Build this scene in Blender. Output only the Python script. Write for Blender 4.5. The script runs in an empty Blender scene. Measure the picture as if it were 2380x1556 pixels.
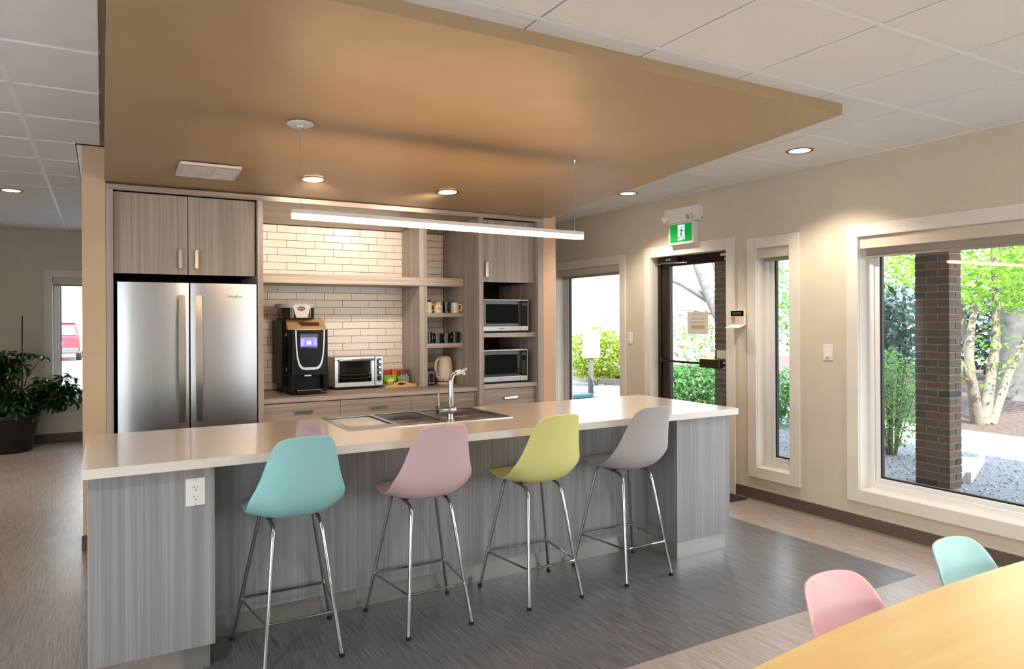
import bpy, bmesh, math, random
from math import pi, sin, cos, radians, sqrt
from mathutils import Vector, Matrix, noise as mnoise
random.seed(7)
S = bpy.context.scene
COL = S.collection

# ------------------------------------------------------------------ camera
TH, ROLL = 0.5115, -0.0048
fw = Vector((sin(TH), cos(TH), 0))
r0 = Vector((cos(TH), -sin(TH), 0)); u0 = Vector((0, 0, 1))
rt = r0 * cos(ROLL) + u0 * sin(ROLL)
up = rt.cross(fw)
cd = bpy.data.cameras.new('camera')
cam = bpy.data.objects.new('camera', cd); COL.objects.link(cam)
cam.matrix_world = Matrix(((rt.x, up.x, -fw.x, 0), (rt.y, up.y, -fw.y, 0), (rt.z, up.z, -fw.z, 1.53), (0, 0, 0, 1)))
cd.sensor_fit = 'HORIZONTAL'; cd.sensor_width = 36.0
cd.lens = 1620.42 / 2380 * 36.0
cd.shift_x = (1190 - 1147.7) / 2380
cd.shift_y = (743.04 - 778) / 2380
cd.clip_start = 0.05; cd.clip_end = 400
S.camera = cam
S.view_settings.view_transform = 'Standard'
S.view_settings.look = 'None'
S.view_settings.gamma = 1.0
S.view_settings.exposure = 0.95
S.view_settings.use_curve_mapping = False
S.cycles.max_bounces = 10
S.cycles.diffuse_bounces = 5
S.cycles.transparent_max_bounces = 12
S.cycles.caustics_reflective = False
S.cycles.caustics_refractive = False
S.cycles.sample_clamp_indirect = 6.0

# ------------------------------------------------------------------ world and sun
W = bpy.data.worlds.new('sky'); S.world = W; W.use_nodes = True
wn = W.node_tree; wn.nodes.clear()
wo = wn.nodes.new('ShaderNodeOutputWorld'); wb = wn.nodes.new('ShaderNodeBackground')
# bright hazy sky: white towards the horizon, pale blue overhead
tcw = wn.nodes.new('ShaderNodeTexCoord'); sxw = wn.nodes.new('ShaderNodeSeparateXYZ'); crw = wn.nodes.new('ShaderNodeValToRGB')
wn.links.new(tcw.outputs['Generated'], sxw.inputs[0]); wn.links.new(sxw.outputs['Z'], crw.inputs['Fac'])
e_ = crw.color_ramp.elements; e_[0].position = 0.0; e_[0].color = (1.0, 1.0, 1.0, 1); e_[1].position = .75; e_[1].color = (.50, .68, 1.0, 1)
m_ = e_.new(.18); m_.color = (.92, .96, 1.0, 1)
wn.links.new(crw.outputs['Color'], wb.inputs['Color'])
wb.inputs['Strength'].default_value = 3.6
wn.links.new(wb.outputs[0], wo.inputs['Surface'])
sd = bpy.data.lights.new('sun', 'SUN'); sd.energy = 9.5; sd.angle = radians(0.6); sd.color = (1.0, 0.975, 0.93)
sun = bpy.data.objects.new('sun', sd); COL.objects.link(sun)
sun.rotation_euler = Vector((0.34, 0.54, -0.77)).to_track_quat('-Z', 'Y').to_euler()
P_SPOT, P_PEND, P_FILL = 64.0, 32.0, 70.0
def portal(loc, sx, sy, direction):
    d = bpy.data.lights.new('window_portal', 'AREA'); d.shape = 'RECTANGLE'; d.size = sx; d.size_y = sy
    d.cycles.is_portal = True
    o = bpy.data.objects.new('window_portal', d); COL.objects.link(o); o.location = loc
    o.rotation_euler = Vector(direction).to_track_quat('-Z', 'Z').to_euler()
portal((5.03, 1.9, 1.2), 2.4, 1.8, (-1, 0, 0))
portal((5.03, -1.3, 1.2), 2.4, 1.8, (-1, 0, 0))
portal((5.03, 3.845, 1.2), .33, 1.8, (-1, 0, 0))
portal((5.03, 4.8, 1.1), .95, 2.1, (-1, 0, 0))
portal((5.03, 6.36, 1.2), 1.2, 1.8, (-1, 0, 0))
portal((0.1, 10.75, 1.2), 1.3, 1.6, (0, -1, 0))
portal((-2.35, -3.42, 1.27), 2.7, 1.85, (0, 1, 0)); portal((3.7, -3.42, 1.27), 1.6, 1.85, (0, 1, 0))
portal((-4.22, -1.0, 1.27), 2.8, 1.85, (1, 0, 0)); portal((-4.22, 2.4, 1.27), 2.4, 1.85, (1, 0, 0))

# ------------------------------------------------------------------ materials
def lin(c):
    return tuple(((v / 255) / 12.92 if v / 255 <= .04045 else ((v / 255 + .055) / 1.055) ** 2.4) for v in c) + (1.0,)
class NT:
    def __init__(s, name):
        s.m = bpy.data.materials.new(name); s.m.use_nodes = True; s.t = s.m.node_tree
        s.b = s.t.nodes['Principled BSDF']; s.o = s.t.nodes['Material Output']
    def n(s, typ, **kw):
        x = s.t.nodes.new(typ)
        for k, v in kw.items(): setattr(x, k, v)
        return x
    def l(s, a, b): s.t.links.new(a, b)
    def coord(s, scale, which='Object', rot=(0, 0, 0)):
        tc = s.n('ShaderNodeTexCoord'); mp = s.n('ShaderNodeMapping'); mp.inputs['Scale'].default_value = scale
        mp.inputs['Rotation'].default_value = rot
        s.l(tc.outputs[which], mp.inputs['Vector']); return mp.outputs['Vector']
    def noise(s, vec, scale=1, detail=4, rough=.55):
        x = s.n('ShaderNodeTexNoise'); x.inputs['Scale'].default_value = scale; x.inputs['Detail'].default_value = detail
        x.inputs['Roughness'].default_value = rough; s.l(vec, x.inputs['Vector']); return x.outputs['Fac']
    def ramp(s, fac, stops, interp='LINEAR'):
        x = s.n('ShaderNodeValToRGB'); x.color_ramp.interpolation = interp
        e = x.color_ramp.elements
        while len(e) < len(stops): e.new(.5)
        for i, (p, c) in enumerate(stops): e[i].position = p; e[i].color = c
        s.l(fac, x.inputs['Fac']); return x.outputs['Color']
    def mix(s, a, b, f=.5, mode='MIX'):
        x = s.n('ShaderNodeMix', data_type='RGBA', blend_type=mode)
        for k, v in ((0, f), (6, a), (7, b)):
            if hasattr(v, 'is_output'): s.l(v, x.inputs[k])
            else: x.inputs[k].default_value = v
        return x.outputs[2]
    def bump(s, h, strength=.2, dist=.002):
        x = s.n('ShaderNodeBump'); x.inputs['Strength'].default_value = strength; x.inputs['Distance'].default_value = dist
        s.l(h, x.inputs['Height']); s.l(x.outputs['Normal'], s.b.inputs['Normal'])
    def set(s, rough=.5, metal=0, spec=.5):
        s.b.inputs['Roughness'].default_value = rough; s.b.inputs['Metallic'].default_value = metal
        s.b.inputs['Specular IOR Level'].default_value = spec
MATS = {}
def paint(name, col, rough=.5, metal=0, spec=.5, var=.04, scale=3.0, bump=0, bscale=200):
    """even material with a little procedural tone variation"""
    if name in MATS: return MATS[name]
    k = NT(name); c = lin(col)
    lo = tuple(v * (1 - var) for v in c[:3]) + (1,); hi = tuple(min(1, v * (1 + var)) for v in c[:3]) + (1,)
    f = k.noise(k.coord((scale,) * 3), 1, 3)
    k.l(k.ramp(f, [(.3, lo), (.7, hi)]), k.b.inputs['Base Color']); k.set(rough, metal, spec)
    if bump: k.bump(k.noise(k.coord((bscale,) * 3), 1, 3), bump, .001)
    MATS[name] = k.m; return k.m
def laminate(name, dark, light, axis, rough=.42, scale=1.0, spec=.4):
    """wood-grain laminate with streaks along one axis"""
    k = NT(name)
    s1 = [55 * scale] * 3; s2 = [9 * scale] * 3; s3 = [160 * scale] * 3
    s1[axis] = .9; s2[axis] = .25; s3[axis] = 2.0
    a = k.noise(k.coord(s1), 1, 5, .6); b = k.noise(k.coord(s2), 1, 3); c = k.noise(k.coord(s3), 1, 2)
    m = k.n('ShaderNodeMath', operation='MULTIPLY_ADD'); k.l(a, m.inputs[0]); m.inputs[2].default_value = 0; m.inputs[1].default_value = .45
    m2 = k.n('ShaderNodeMath', operation='MULTIPLY_ADD'); k.l(b, m2.inputs[0]); m2.inputs[1].default_value = .40; k.l(m.outputs[0], m2.inputs[2])
    m3 = k.n('ShaderNodeMath', operation='MULTIPLY_ADD'); k.l(c, m3.inputs[0]); m3.inputs[1].default_value = .15; k.l(m2.outputs[0], m3.inputs[2])
    k.l(k.ramp(m3.outputs[0], [(.42, lin(dark)), (.58, lin(light))]), k.b.inputs['Base Color'])
    k.set(rough, 0, spec); k.bump(a, .03, .0005)
    MATS[name] = k.m; return k.m
def floor_mat(name, dark, light, rough=.34):
    k = NT(name)
    a = k.noise(k.coord((190, 3.4, 1)), 1, 4, .7); b = k.noise(k.coord((420, 8, 1)), 1, 2, .6); c = k.noise(k.coord((2, .6, 1)), 1, 2)
    m = k.n('ShaderNodeMath', operation='MULTIPLY_ADD'); k.l(a, m.inputs[0]); m.inputs[2].default_value = 0; m.inputs[1].default_value = .6
    m2 = k.n('ShaderNodeMath', operation='MULTIPLY_ADD'); k.l(b, m2.inputs[0]); m2.inputs[1].default_value = .4; k.l(m.outputs[0], m2.inputs[2])
    col = k.ramp(m2.outputs[0], [(.40, lin(dark)), (.60, lin(light))])
    k.l(col, k.b.inputs['Base Color'])
    rr = k.n('ShaderNodeMapRange'); k.l(c, rr.inputs[0]); rr.inputs[3].default_value = rough - .05; rr.inputs[4].default_value = rough + .07
    k.l(rr.outputs[0], k.b.inputs['Roughness']); k.b.inputs['Specular IOR Level'].default_value = .5
    k.bump(m2.outputs[0], .12, .001)
    return k.m
def steel(name, col=(196, 196, 198), rough=.3, axis=2, amount=.012):
    k = NT(name); s = [400] * 3; s[axis] = 2
    f = k.noise(k.coord(s), 1, 2)
    k.l(k.ramp(f, [(.3, tuple(v * .975 for v in lin(col)[:3]) + (1,)), (.7, lin(col))]), k.b.inputs['Base Color'])
    rr = k.n('ShaderNodeMapRange'); k.l(f, rr.inputs[0]); rr.inputs[3].default_value = rough - amount; rr.inputs[4].default_value = rough + amount
    k.l(rr.outputs[0], k.b.inputs['Roughness']); k.b.inputs['Metallic'].default_value = 1.0
    return k.m
def emit(name, col, strength):
    k = NT(name); k.b.inputs['Base Color'].default_value = (*lin(col)[:3], 1); k.b.inputs['Specular IOR Level'].default_value = .2
    f = k.noise(k.coord((2, 2, 2)), 1, 1)
    c = lin(col); k.l(k.ramp(f, [(0, tuple(v * .97 for v in c[:3]) + (1,)), (1, c)]), k.b.inputs['Emission Color'])
    k.b.inputs['Emission Strength'].default_value = strength; return k.m
def glass(name, tint=(.96, .98, .97, 1), refl=.9):
    k = NT(name); t = k.t; t.nodes.remove(k.b)
    tr = k.n('ShaderNodeBsdfTransparent'); tr.inputs[0].default_value = tint
    gl = k.n('ShaderNodeBsdfGlossy'); gl.inputs['Roughness'].default_value = .015
    fr = k.n('ShaderNodeFresnel'); fr.inputs[0].default_value = 1.5
    mu = k.n('ShaderNodeMath', operation='MULTIPLY'); k.l(fr.outputs[0], mu.inputs[0]); mu.inputs[1].default_value = refl
    ge = k.n('ShaderNodeNewGeometry'); iv = k.n('ShaderNodeMath', operation='SUBTRACT'); iv.inputs[0].default_value = 1.0; k.l(ge.outputs['Backfacing'], iv.inputs[1])
    m3 = k.n('ShaderNodeMath', operation='MULTIPLY'); k.l(mu.outputs[0], m3.inputs[0]); k.l(iv.outputs[0], m3.inputs[1]); mu = m3
    mx = k.n('ShaderNodeMixShader'); k.l(mu.outputs[0], mx.inputs[0]); k.l(tr.outputs[0], mx.inputs[1]); k.l(gl.outputs[0], mx.inputs[2])
    k.l(mx.outputs[0], k.o.inputs['Surface']); return k.m
def leafmat(name, c1, c2, trans=.35, rough=.45):
    k = NT(name); oi = k.n('ShaderNodeObjectInfo')
    f = k.noise(k.coord((6, 6, 6)), 1, 2)
    ad = k.n('ShaderNodeMath', operation='MULTIPLY_ADD'); k.l(oi.outputs['Random'], ad.inputs[0]); ad.inputs[1].default_value = .5; k.l(f, ad.inputs[2])
    col = k.ramp(ad.outputs[0], [(.35, lin(c1)), (1.0, lin(c2))])
    k.l(col, k.b.inputs['Base Color']); k.set(rough, 0, .4)
    tl = k.n('ShaderNodeBsdfTranslucent'); k.l(col, tl.inputs[0])
    mx = k.n('ShaderNodeMixShader'); mx.inputs[0].default_value = trans
    k.l(k.b.outputs[0], mx.inputs[1]); k.l(tl.outputs[0], mx.inputs[2]); k.l(mx.outputs[0], k.o.inputs['Surface']); return k.m
def brickmat():
    k = NT('brick_clay'); oi = k.n('ShaderNodeObjectInfo')
    c = k.ramp(oi.outputs['Random'], [(0, lin((94, 80, 70))), (.25, lin((114, 90, 78))), (.5, lin((88, 84, 78))), (.7, lin((118, 94, 76))), (.88, lin((72, 69, 66))), (1, lin((124, 92, 70)))])
    f = k.noise(k.coord((60, 60, 60)), 1, 4, .7)
    k.l(k.mix(c, k.ramp(f, [(.3, (.5, .5, .5, 1)), (.7, (1, 1, 1, 1))]), .55, 'MULTIPLY'), k.b.inputs['Base Color'])
    k.set(.85, 0, .2); k.bump(k.noise(k.coord((45, 45, 90)), 1, 4, .7), .9, .008); return k.m

m_wall = paint('cream_wall_paint', (208, 199, 182), .6, spec=.3, bump=.03, bscale=90)
m_trim = paint('white_trim_paint', (222, 217, 208), .45, spec=.4)
m_vinyl = paint('white_vinyl', (226, 226, 226), .35)
m_tan = paint('tan_soffit_paint', (177, 152, 119), .42, spec=.4, bump=.02, bscale=60)
m_stub = paint('tan_wall_paint', (208, 178, 148), .55, spec=.3)
m_tile = paint('ceiling_tile_fibre', (232, 235, 240), .9, spec=.1, var=.015, scale=40, bump=.15, bscale=260)
m_bar = paint('ceiling_grid_white', (240, 243, 248), .5)
m_ceil = paint('ceiling_plenum_white', (200, 194, 184), .9, spec=.1)
m_base = paint('brown_rubber_base', (92, 80, 72), .5)
m_lam = laminate('taupe_laminate_upright', (150, 140, 132), (180, 169, 160), 2, .42, 2.0)
m_lamx = laminate('taupe_laminate_level', (148, 134, 124), (190, 178, 168), 0)
m_isl = laminate('grey_laminate_upright', (134, 133, 134), (157, 156, 158), 2, .38, 2.6)
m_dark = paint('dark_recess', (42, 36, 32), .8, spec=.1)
m_black = paint('black_plastic', (7, 7, 8), .45, spec=.22)
m_blackg = paint('black_gloss', (8, 8, 9), .06, spec=.3)
m_kick = paint('satin_kick_metal', (196, 194, 188), .22, .8, var=.02)
m_steel = steel('brushed_steel', (186, 187, 190), .30, 2)
m_steelh = steel('brushed_steel_level', (196, 196, 198), .26, 0)
m_chrome = steel('chrome', (176, 176, 178), .06, 2, .01)
m_nickel = steel('satin_nickel', (206, 202, 194), .25, 2)
m_white = paint('white_plastic', (228, 226, 222), .4)
m_wceram = paint('white_glaze', (222, 216, 205), .3, spec=.4)
m_grout = paint('dark_grout', (66, 58, 54), .9, spec=.1)
m_floor = floor_mat('taupe_sheet_floor', (118, 106, 99), (172, 161, 154))
m_inlay = floor_mat('charcoal_sheet_floor', (58, 58, 60), (116, 115, 117), .33)
m_glass = glass('window_glass')
m_glassc = glass('clear_jar_glass', (.84, .87, .87, 1))
m_bronze = paint('dark_bronze_metal', (44, 36, 28), .4, .4)
m_gasket = paint('black_gasket', (16, 16, 18), .6)
m_blind = paint('grey_blind_fabric', (166, 158, 148), .8, spec=.1)
m_cass = paint('beige_blind_cassette', (205, 194, 178), .45)
m_brick = brickmat()
m_mortar = paint('mortar', (128, 120, 106), .95, spec=.1, var=.1, scale=30)

def counter_mat():
    k = NT('pale_countertop')
    a = k.noise(k.coord((260, 4, 260)), 1, 3)
    k.l(k.ramp(a, [(.3, lin((220, 213, 203))), (.7, lin((226, 220, 211)))]), k.b.inputs['Base Color']); k.set(.30, 0, .5)
    k.b.inputs['Coat Weight'].default_value = 1.0; k.b.inputs['Coat IOR'].default_value = 1.75; k.b.inputs['Coat Roughness'].default_value = .13; return k.m
m_counter = counter_mat()

# ------------------------------------------------------------------ mesh helpers
ORG = {}
class MB:
    def __init__(s): s.v = []; s.f = []
    def add(s, vs, fs):
        o = len(s.v); s.v += [tuple(v) for v in vs]; s.f += [tuple(i + o for i in f) for f in fs]; return s
    def box(s, x0, x1, y0, y1, z0, z1, c=0):
        if not c:
            return s.add([(x, y, z) for x in (x0, x1) for y in (y0, y1) for z in (z0, z1)],
                         [(0, 1, 3, 2), (4, 6, 7, 5), (0, 4, 5, 1), (2, 3, 7, 6), (0, 2, 6, 4), (1, 5, 7, 3)])
        lo = (x0, y0, z0); hi = (x1, y1, z1); vs = []; idx = {}
        for sx in (0, 1):
            for sy in (0, 1):
                for sz in (0, 1):
                    sg = (sx, sy, sz)
                    for ax in range(3):
                        p = []
                        for i in range(3):
                            b = (lo, hi)[sg[i]][i]
                            p.append(b if i == ax else b + (c if sg[i] == 0 else -c))
                        idx[(sg, ax)] = len(vs); vs.append(p)
        fs = []
        for ax in range(3):
            o = [i for i in range(3) if i != ax]
            for sd_ in (0, 1):
                q = []
                for a, b in ((0, 0), (1, 0), (1, 1), (0, 1)):
                    g = [0, 0, 0]; g[ax] = sd_; g[o[0]] = a; g[o[1]] = b; q.append(idx[(tuple(g), ax)])
                fs.append(q)
            for a in (0, 1):
                for b in (0, 1):
                    g0 = [0, 0, 0]; g0[o[0]] = a; g0[o[1]] = b; g1 = list(g0); g1[ax] = 1
                    g0 = tuple(g0); g1 = tuple(g1)
                    fs.append([idx[(g0, o[0])], idx[(g1, o[0])], idx[(g1, o[1])], idx[(g0, o[1])]])
        for sx in (0, 1):
            for sy in (0, 1):
                for sz in (0, 1): fs.append([idx[((sx, sy, sz), i)] for i in range(3)])
        return s.add(vs, fs)
    def prism(s, poly, a0, a1, axis=2):
        """polygon in the two other axes (x,y order kept), swept along axis"""
        n = len(poly); vs = []
        for a in (a0, a1):
            for p in poly:
                q = list(p); q.insert(axis, a); vs.append(q)
        return s.add(vs, [tuple(range(n)), tuple(range(2 * n - 1, n - 1, -1))] + [(i, (i + 1) % n, n + (i + 1) % n, n + i) for i in range(n)])
    def tube(s, pts, r, n=10, closed=False, cap=True):
        P = [Vector(p) for p in pts]; m = len(P)
        rs = r if isinstance(r, (list, tuple)) else [r] * m
        T = []
        for i in range(m):
            a = P[(i - 1) % m] if (closed or i > 0) else P[i]; b = P[(i + 1) % m] if (closed or i < m - 1) else P[i]
            T.append((b - a).normalized())
        nrm = T[0].orthogonal().normalized(); vs = []
        for i in range(m):
            nrm = (nrm - T[i] * nrm.dot(T[i])).normalized(); bi = T[i].cross(nrm)
            for k in range(n):
                a = 2 * pi * k / n; vs.append(P[i] + (nrm * cos(a) + bi * sin(a)) * rs[i])
        fs = []
        for i in range(m if closed else m - 1):
            j = (i + 1) % m
            for k in range(n): fs.append((i * n + k, i * n + (k + 1) % n, j * n + (k + 1) % n, j * n + k))
        if cap and not closed: fs += [tuple(range(n - 1, -1, -1)), tuple((m - 1) * n + k for k in range(n))]
        return s.add(vs, fs)
    def lathe(s, prof, c=(0, 0, 0), n=24, axis=2):
        vs = []; fs = []; m = len(prof)
        for (r, h) in prof:
            for k in range(n):
                a = 2 * pi * k / n; p = [r * cos(a), r * sin(a)]; p.insert(axis, h)
                vs.append((p[0] + c[0], p[1] + c[1], p[2] + c[2]))
        for i in range(m - 1):
            for k in range(n): fs.append((i * n + k, i * n + (k + 1) % n, (i + 1) * n + (k + 1) % n, (i + 1) * n + k))
        if prof[0][0] > 1e-5: fs.append(tuple(range(n - 1, -1, -1)))
        if prof[-1][0] > 1e-5: fs.append(tuple((m - 1) * n + k for k in range(n)))
        return s.add(vs, fs)
    def build(s, name, mat, parent=None, smooth=False, recalc=True, local=False):
        org = Vector((0, 0, 0))
        if parent is not None and not local: org = ORG.get(parent.name, Vector((0, 0, 0)))
        me = bpy.data.meshes.new(name)
        me.from_pydata([(v[0] - org.x, v[1] - org.y, v[2] - org.z) for v in s.v], [], s.f)
        if recalc:
            bm = bmesh.new(); bm.from_mesh(me); bmesh.ops.remove_doubles(bm, verts=bm.verts, dist=1e-6)
            bmesh.ops.recalc_face_normals(bm, faces=bm.faces); bm.to_mesh(me); bm.free()
        if smooth:
            for p in me.polygons: p.use_smooth = True
            me.set_sharp_from_angle(angle=radians(40))
        me.materials.append(mat)
        return link(name, me, parent)
def link(name, me, parent=None):
    o = bpy.data.objects.new(name, me); COL.objects.link(o)
    if parent is not None:
        o.parent = parent
        if parent.name in ORG: ORG[o.name] = ORG[parent.name]
    return o
def B(name, mat, parent, *d, c=0): return MB().box(*d, c=c).build(name, mat, parent)
def thing(name, label, cat, loc=(0, 0, 0), group=None, rot=None):
    o = bpy.data.objects.new(name, None); COL.objects.link(o); o.location = loc
    o.empty_display_size = .05
    if rot: o.rotation_euler = rot
    ORG[o.name] = Vector(loc)
    return tag(o, label, cat, group)
def tag(o, label, cat, group=None):
    o['label'] = label; o['category'] = cat; o['kind'] = 'thing'
    if group: o['group'] = group
    return o
def struct(o): o['kind'] = 'structure'; return o
def tree_copy(root, loc, rotz, label, mat_map=None, group=None):
    r = root.copy(); COL.objects.link(r); r.location = loc; r.rotation_euler = (0, 0, rotz); r['label'] = label
    if group: r['group'] = group
    def rec(src, dst):
        for ch in list(src.children):
            c = ch.copy(); COL.objects.link(c); c.parent = dst
            if mat_map and c.type == 'MESH' and ch.name.split('.')[0] in mat_map:
                c.data = c.data.copy(); c.data.materials[0] = mat_map[ch.name.split('.')[0]]
            rec(ch, c)
    rec(root, r); return r
def text(name, body, size, mat, parent, mtx, extrude=.0004, align='CENTER'):
    cu = bpy.data.curves.new('lettering', 'FONT'); cu.body = body; cu.size = size; cu.extrude = extrude; cu.align_x = align; cu.align_y = 'CENTER'
    t = bpy.data.objects.new('lettering', cu); COL.objects.link(t)
    dg = bpy.context.evaluated_depsgraph_get(); dg.update()
    me = bpy.data.meshes.new_from_object(t.evaluated_get(dg)); bpy.data.objects.remove(t)
    me.transform(mtx)
    if parent is not None and parent.name in ORG: me.transform(Matrix.Translation(-ORG[parent.name]))
    me.materials.clear(); me.materials.append(mat); return link(name, me, parent)
FRONT = Matrix(((1, 0, 0, 0), (0, 0, -1, 0), (0, 1, 0, 0), (0, 0, 0, 1)))      # text facing -Y
WEST = Matrix(((0, 0, -1, 0), (-1, 0, 0, 0), (0, 1, 0, 0), (0, 0, 0, 1)))      # text facing -X
def at(m, x, y, z): return Matrix.Translation((x, y, z)) @ m

# ------------------------------------------------------------------ room shell
XR, ZC = 4.775, 2.695
XL, YB, YF = -4.0, 10.5, -3.2
fl = struct(B('floor', m_floor, None, XL - .2, XR + .2, YF - .2, YB + .2, -.12, 0))
B('floor_inlay', m_inlay, fl, 0.30, 4.205, 2.382, 5.3, -.02, .0012)
cl = struct(B('ceiling', m_ceil, None, XL - .2, XR + .2, YF - .2, YB + .2, 2.722, 2.85))
# --- ceiling tiles and grid bars, each its own piece
G0x, G0y, P = 2.093, 2.270, .6096
tile_me = {}
def ctile(x0, x1, y0, y1):
    w, d = round(x1 - x0, 4), round(y1 - y0, 4)
    if (w, d) not in tile_me:
        o = MB().box(-w / 2, w / 2, -d / 2, d / 2, 0, .013, c=.002).build('ceiling_tile', m_tile, cl, local=True); tile_me[(w, d)] = o.data
    else: o = link('ceiling_tile', tile_me[(w, d)], cl)
    o.location = ((x0 + x1) / 2, (y0 + y1) / 2, 2.695)
gx, gy = .006, .013
def cgrid(xs, ys, keep):
    for a, b in zip(xs[:-1], xs[1:]):
        for c, d in zip(ys[:-1], ys[1:]):
            if keep(a, b, c, d): ctile(a + gx, b - gx, c + gy, d - gy)
ysr = [G0y + P * j for j in range(-4, 13)] + [YB]
xr = [G0x + P * i for i in range(-4, 5)] + [XR]
cgrid(xr, ysr, lambda a, b, c, d: (b > 3.4 and c > -.5) or (d < 2.9 and c > -.5 and b > .1))
xl = [-.394 - P * 3, -.394 - P * 2, -.394 - P, -.394, -.004]
xl2 = xl[:-1] + [-.145]
cgrid(xl, [y for y in ysr if y < 5.4], lambda a, b, c, d: d < 5.4 and c > -.5)
cgrid(xl2, [y for y in ysr if y > 5.2], lambda a, b, c, d: True)
for y in ysr[:-1]:
    if y > -.4:
        B('grid_bar', m_bar, cl, (.1 if y < 2.3 else 3.4), XR, y - .0115, y + .0115, 2.6935, 2.7085)
        B('grid_bar', m_bar, cl, xl[0], (-.004 if y < 5.3 else -.145), y - gy, y + gy, 2.7035, 2.7215)
for x in xr[:-1]: B('grid_bar', m_bar, cl, x - gx, x + gx, -.4, (2.4 if x < 3.4 else YB), 2.717, 2.7215)
for x in xl[1:-1]: B('grid_bar', m_bar, cl, x - .012, x + .012, -.4, YB, 2.6945, 2.709)
B('edge_trim', m_bar, cl, -.145, -.118, 5.4, YB, 2.69, 2.709)
B('edge_trim', m_bar, cl, XR - .02, XR, YF, YB, 2.6925, 2.709)

# --- sloped tan soffit over the kitchen
SL = (2.637 - 2.47) / (5.40 - 2.378)
def sz(y): return 2.47 + (5.40 - y) * SL
sf = MB(); y0, y1 = 2.378, 6.2
poly = [(0.016, y0), (3.516, y0), (3.63, 5.40), (3.66, y1), (0.016, y1)]
vs = [(x, y, max(sz(y), 2.44)) for x, y in poly] + [(x, y, 2.7085) for x, y in poly]
sf.add(vs, [(0, 1, 2, 3, 4), (9, 8, 7, 6, 5)] + [(i, (i + 1) % 5, 5 + (i + 1) % 5, 5 + i) for i in range(5)])
struct(sf.build('ceiling_soffit', m_tan))
SROT = (-math.atan(SL), 0, 0)

# --- walls of the kitchen block
wk = MB(); wk.box(-.118, .0205, 5.40, 6.30, 0, 2.7085); struct(wk.build('wall_kitchen_left', m_stub))
wk = MB(); wk.box(3.5585, 3.697, 5.40, 6.30, 0, 2.7085); struct(wk.build('wall_kitchen_right', m_stub))
wt = struct(B('wall_kitchen_back', m_grout, None, .0205, 3.5585, 6.1385, 6.30, 0, 2.46))
B('baseboard_kitchen', m_base, None, -.126, .0205, 5.392, 5.40, 0, .10); struct(bpy.data.objects['baseboard_kitchen'])
# --- glazed wall tiles, third-offset bond, each a piece of the wall
TZ, TP, TW = 2.353, .0644, .2455
tm = {}
m_gl = paint('pale_tile_glaze', (234, 227, 218), .3, spec=.5, var=.02)
row = 0
while TZ - TP * (row + 1) > .90:
    typ = row % 3 if row < 7 else (row - 7 + 2) % 3
    off = {0: 1.311, 1: 1.227, 2: 1.392}[typ]
    z1 = TZ - TP * row - .0016; z0 = max(TZ - TP * (row + 1) + .0016, .94)
    x = off - TW
    while x < 2.882:
        a, b = max(x + .0016, 1.056), min(x + TW - .0016, 2.881)
        if b - a > .006:
            key = (round(b - a, 4), round(z1 - z0, 4))
            if key not in tm:
                w, h = key
                o = MB().box(-w / 2, w / 2, -.006, .002, -h / 2, h / 2, c=.0014).build('tile', m_gl, wt, local=True); tm[key] = o.data
            else: o = link('tile', tm[key], wt)
            o.location = ((a + b) / 2, 6.1365, (z0 + z1) / 2)
        x += TW
    row += 1

# --- outer walls with openings
def wall_holes(name, mat, axis, p0, p1, a0, a1, z0, z1, holes):
    """wall slab between p0..p1 on axis, running a0..a1 on the other axis, holes = (a, b, zlo, zhi)"""
    mb = MB(); hs_ = sorted(holes); cur = a0
    def bx(s0, s1, za, zb):
        if s1 - s0 < 1e-4 or zb - za < 1e-4: return
        if axis == 0: mb.box(p0, p1, s0, s1, za, zb)
        else: mb.box(s0, s1, p0, p1, za, zb)
    for (a, b, c, d) in hs_:
        bx(cur, a, z0, z1); bx(a, b, z0, c); bx(a, b, d, z1); cur = b
    bx(cur, a1, z0, z1)
    return struct(mb.build(name, mat, recalc=False))
WZ0, WZ1 = .288, 2.114
right_holes = [(-2.6, -.2, WZ0, WZ1), (.75, 3.105, WZ0, WZ1), (3.684, 4.006, WZ0, WZ1), (4.325, 5.291, 0, 2.135), (5.769, 6.952, WZ0, WZ1)]
wall_holes('wall_right', m_wall, 0, XR, 5.0, YF, YB, 0, 2.709, right_holes)
HX0, HX1, HZ0, HZ1 = -.555, .65, .52, 2.10
wall_holes('wall_back', m_wall, 1, YB, YB + .22, XL, XR, 0, 2.709, [(HX0, HX1, HZ0, HZ1)])
RW = [(-3.7, -1.0, .35, 2.2), (2.9, 4.5, .35, 2.2)]
LW = [(-2.4, .4, .35, 2.2), (1.2, 3.6, .35, 2.2)]
wall_holes('wall_front', m_wall, 1, YF - .2, YF, XL, XR, 0, 2.709, RW)
wall_holes('wall_left', m_wall, 0, XL - .2, XL, YF, YB, 0, 2.709, LW)

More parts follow.
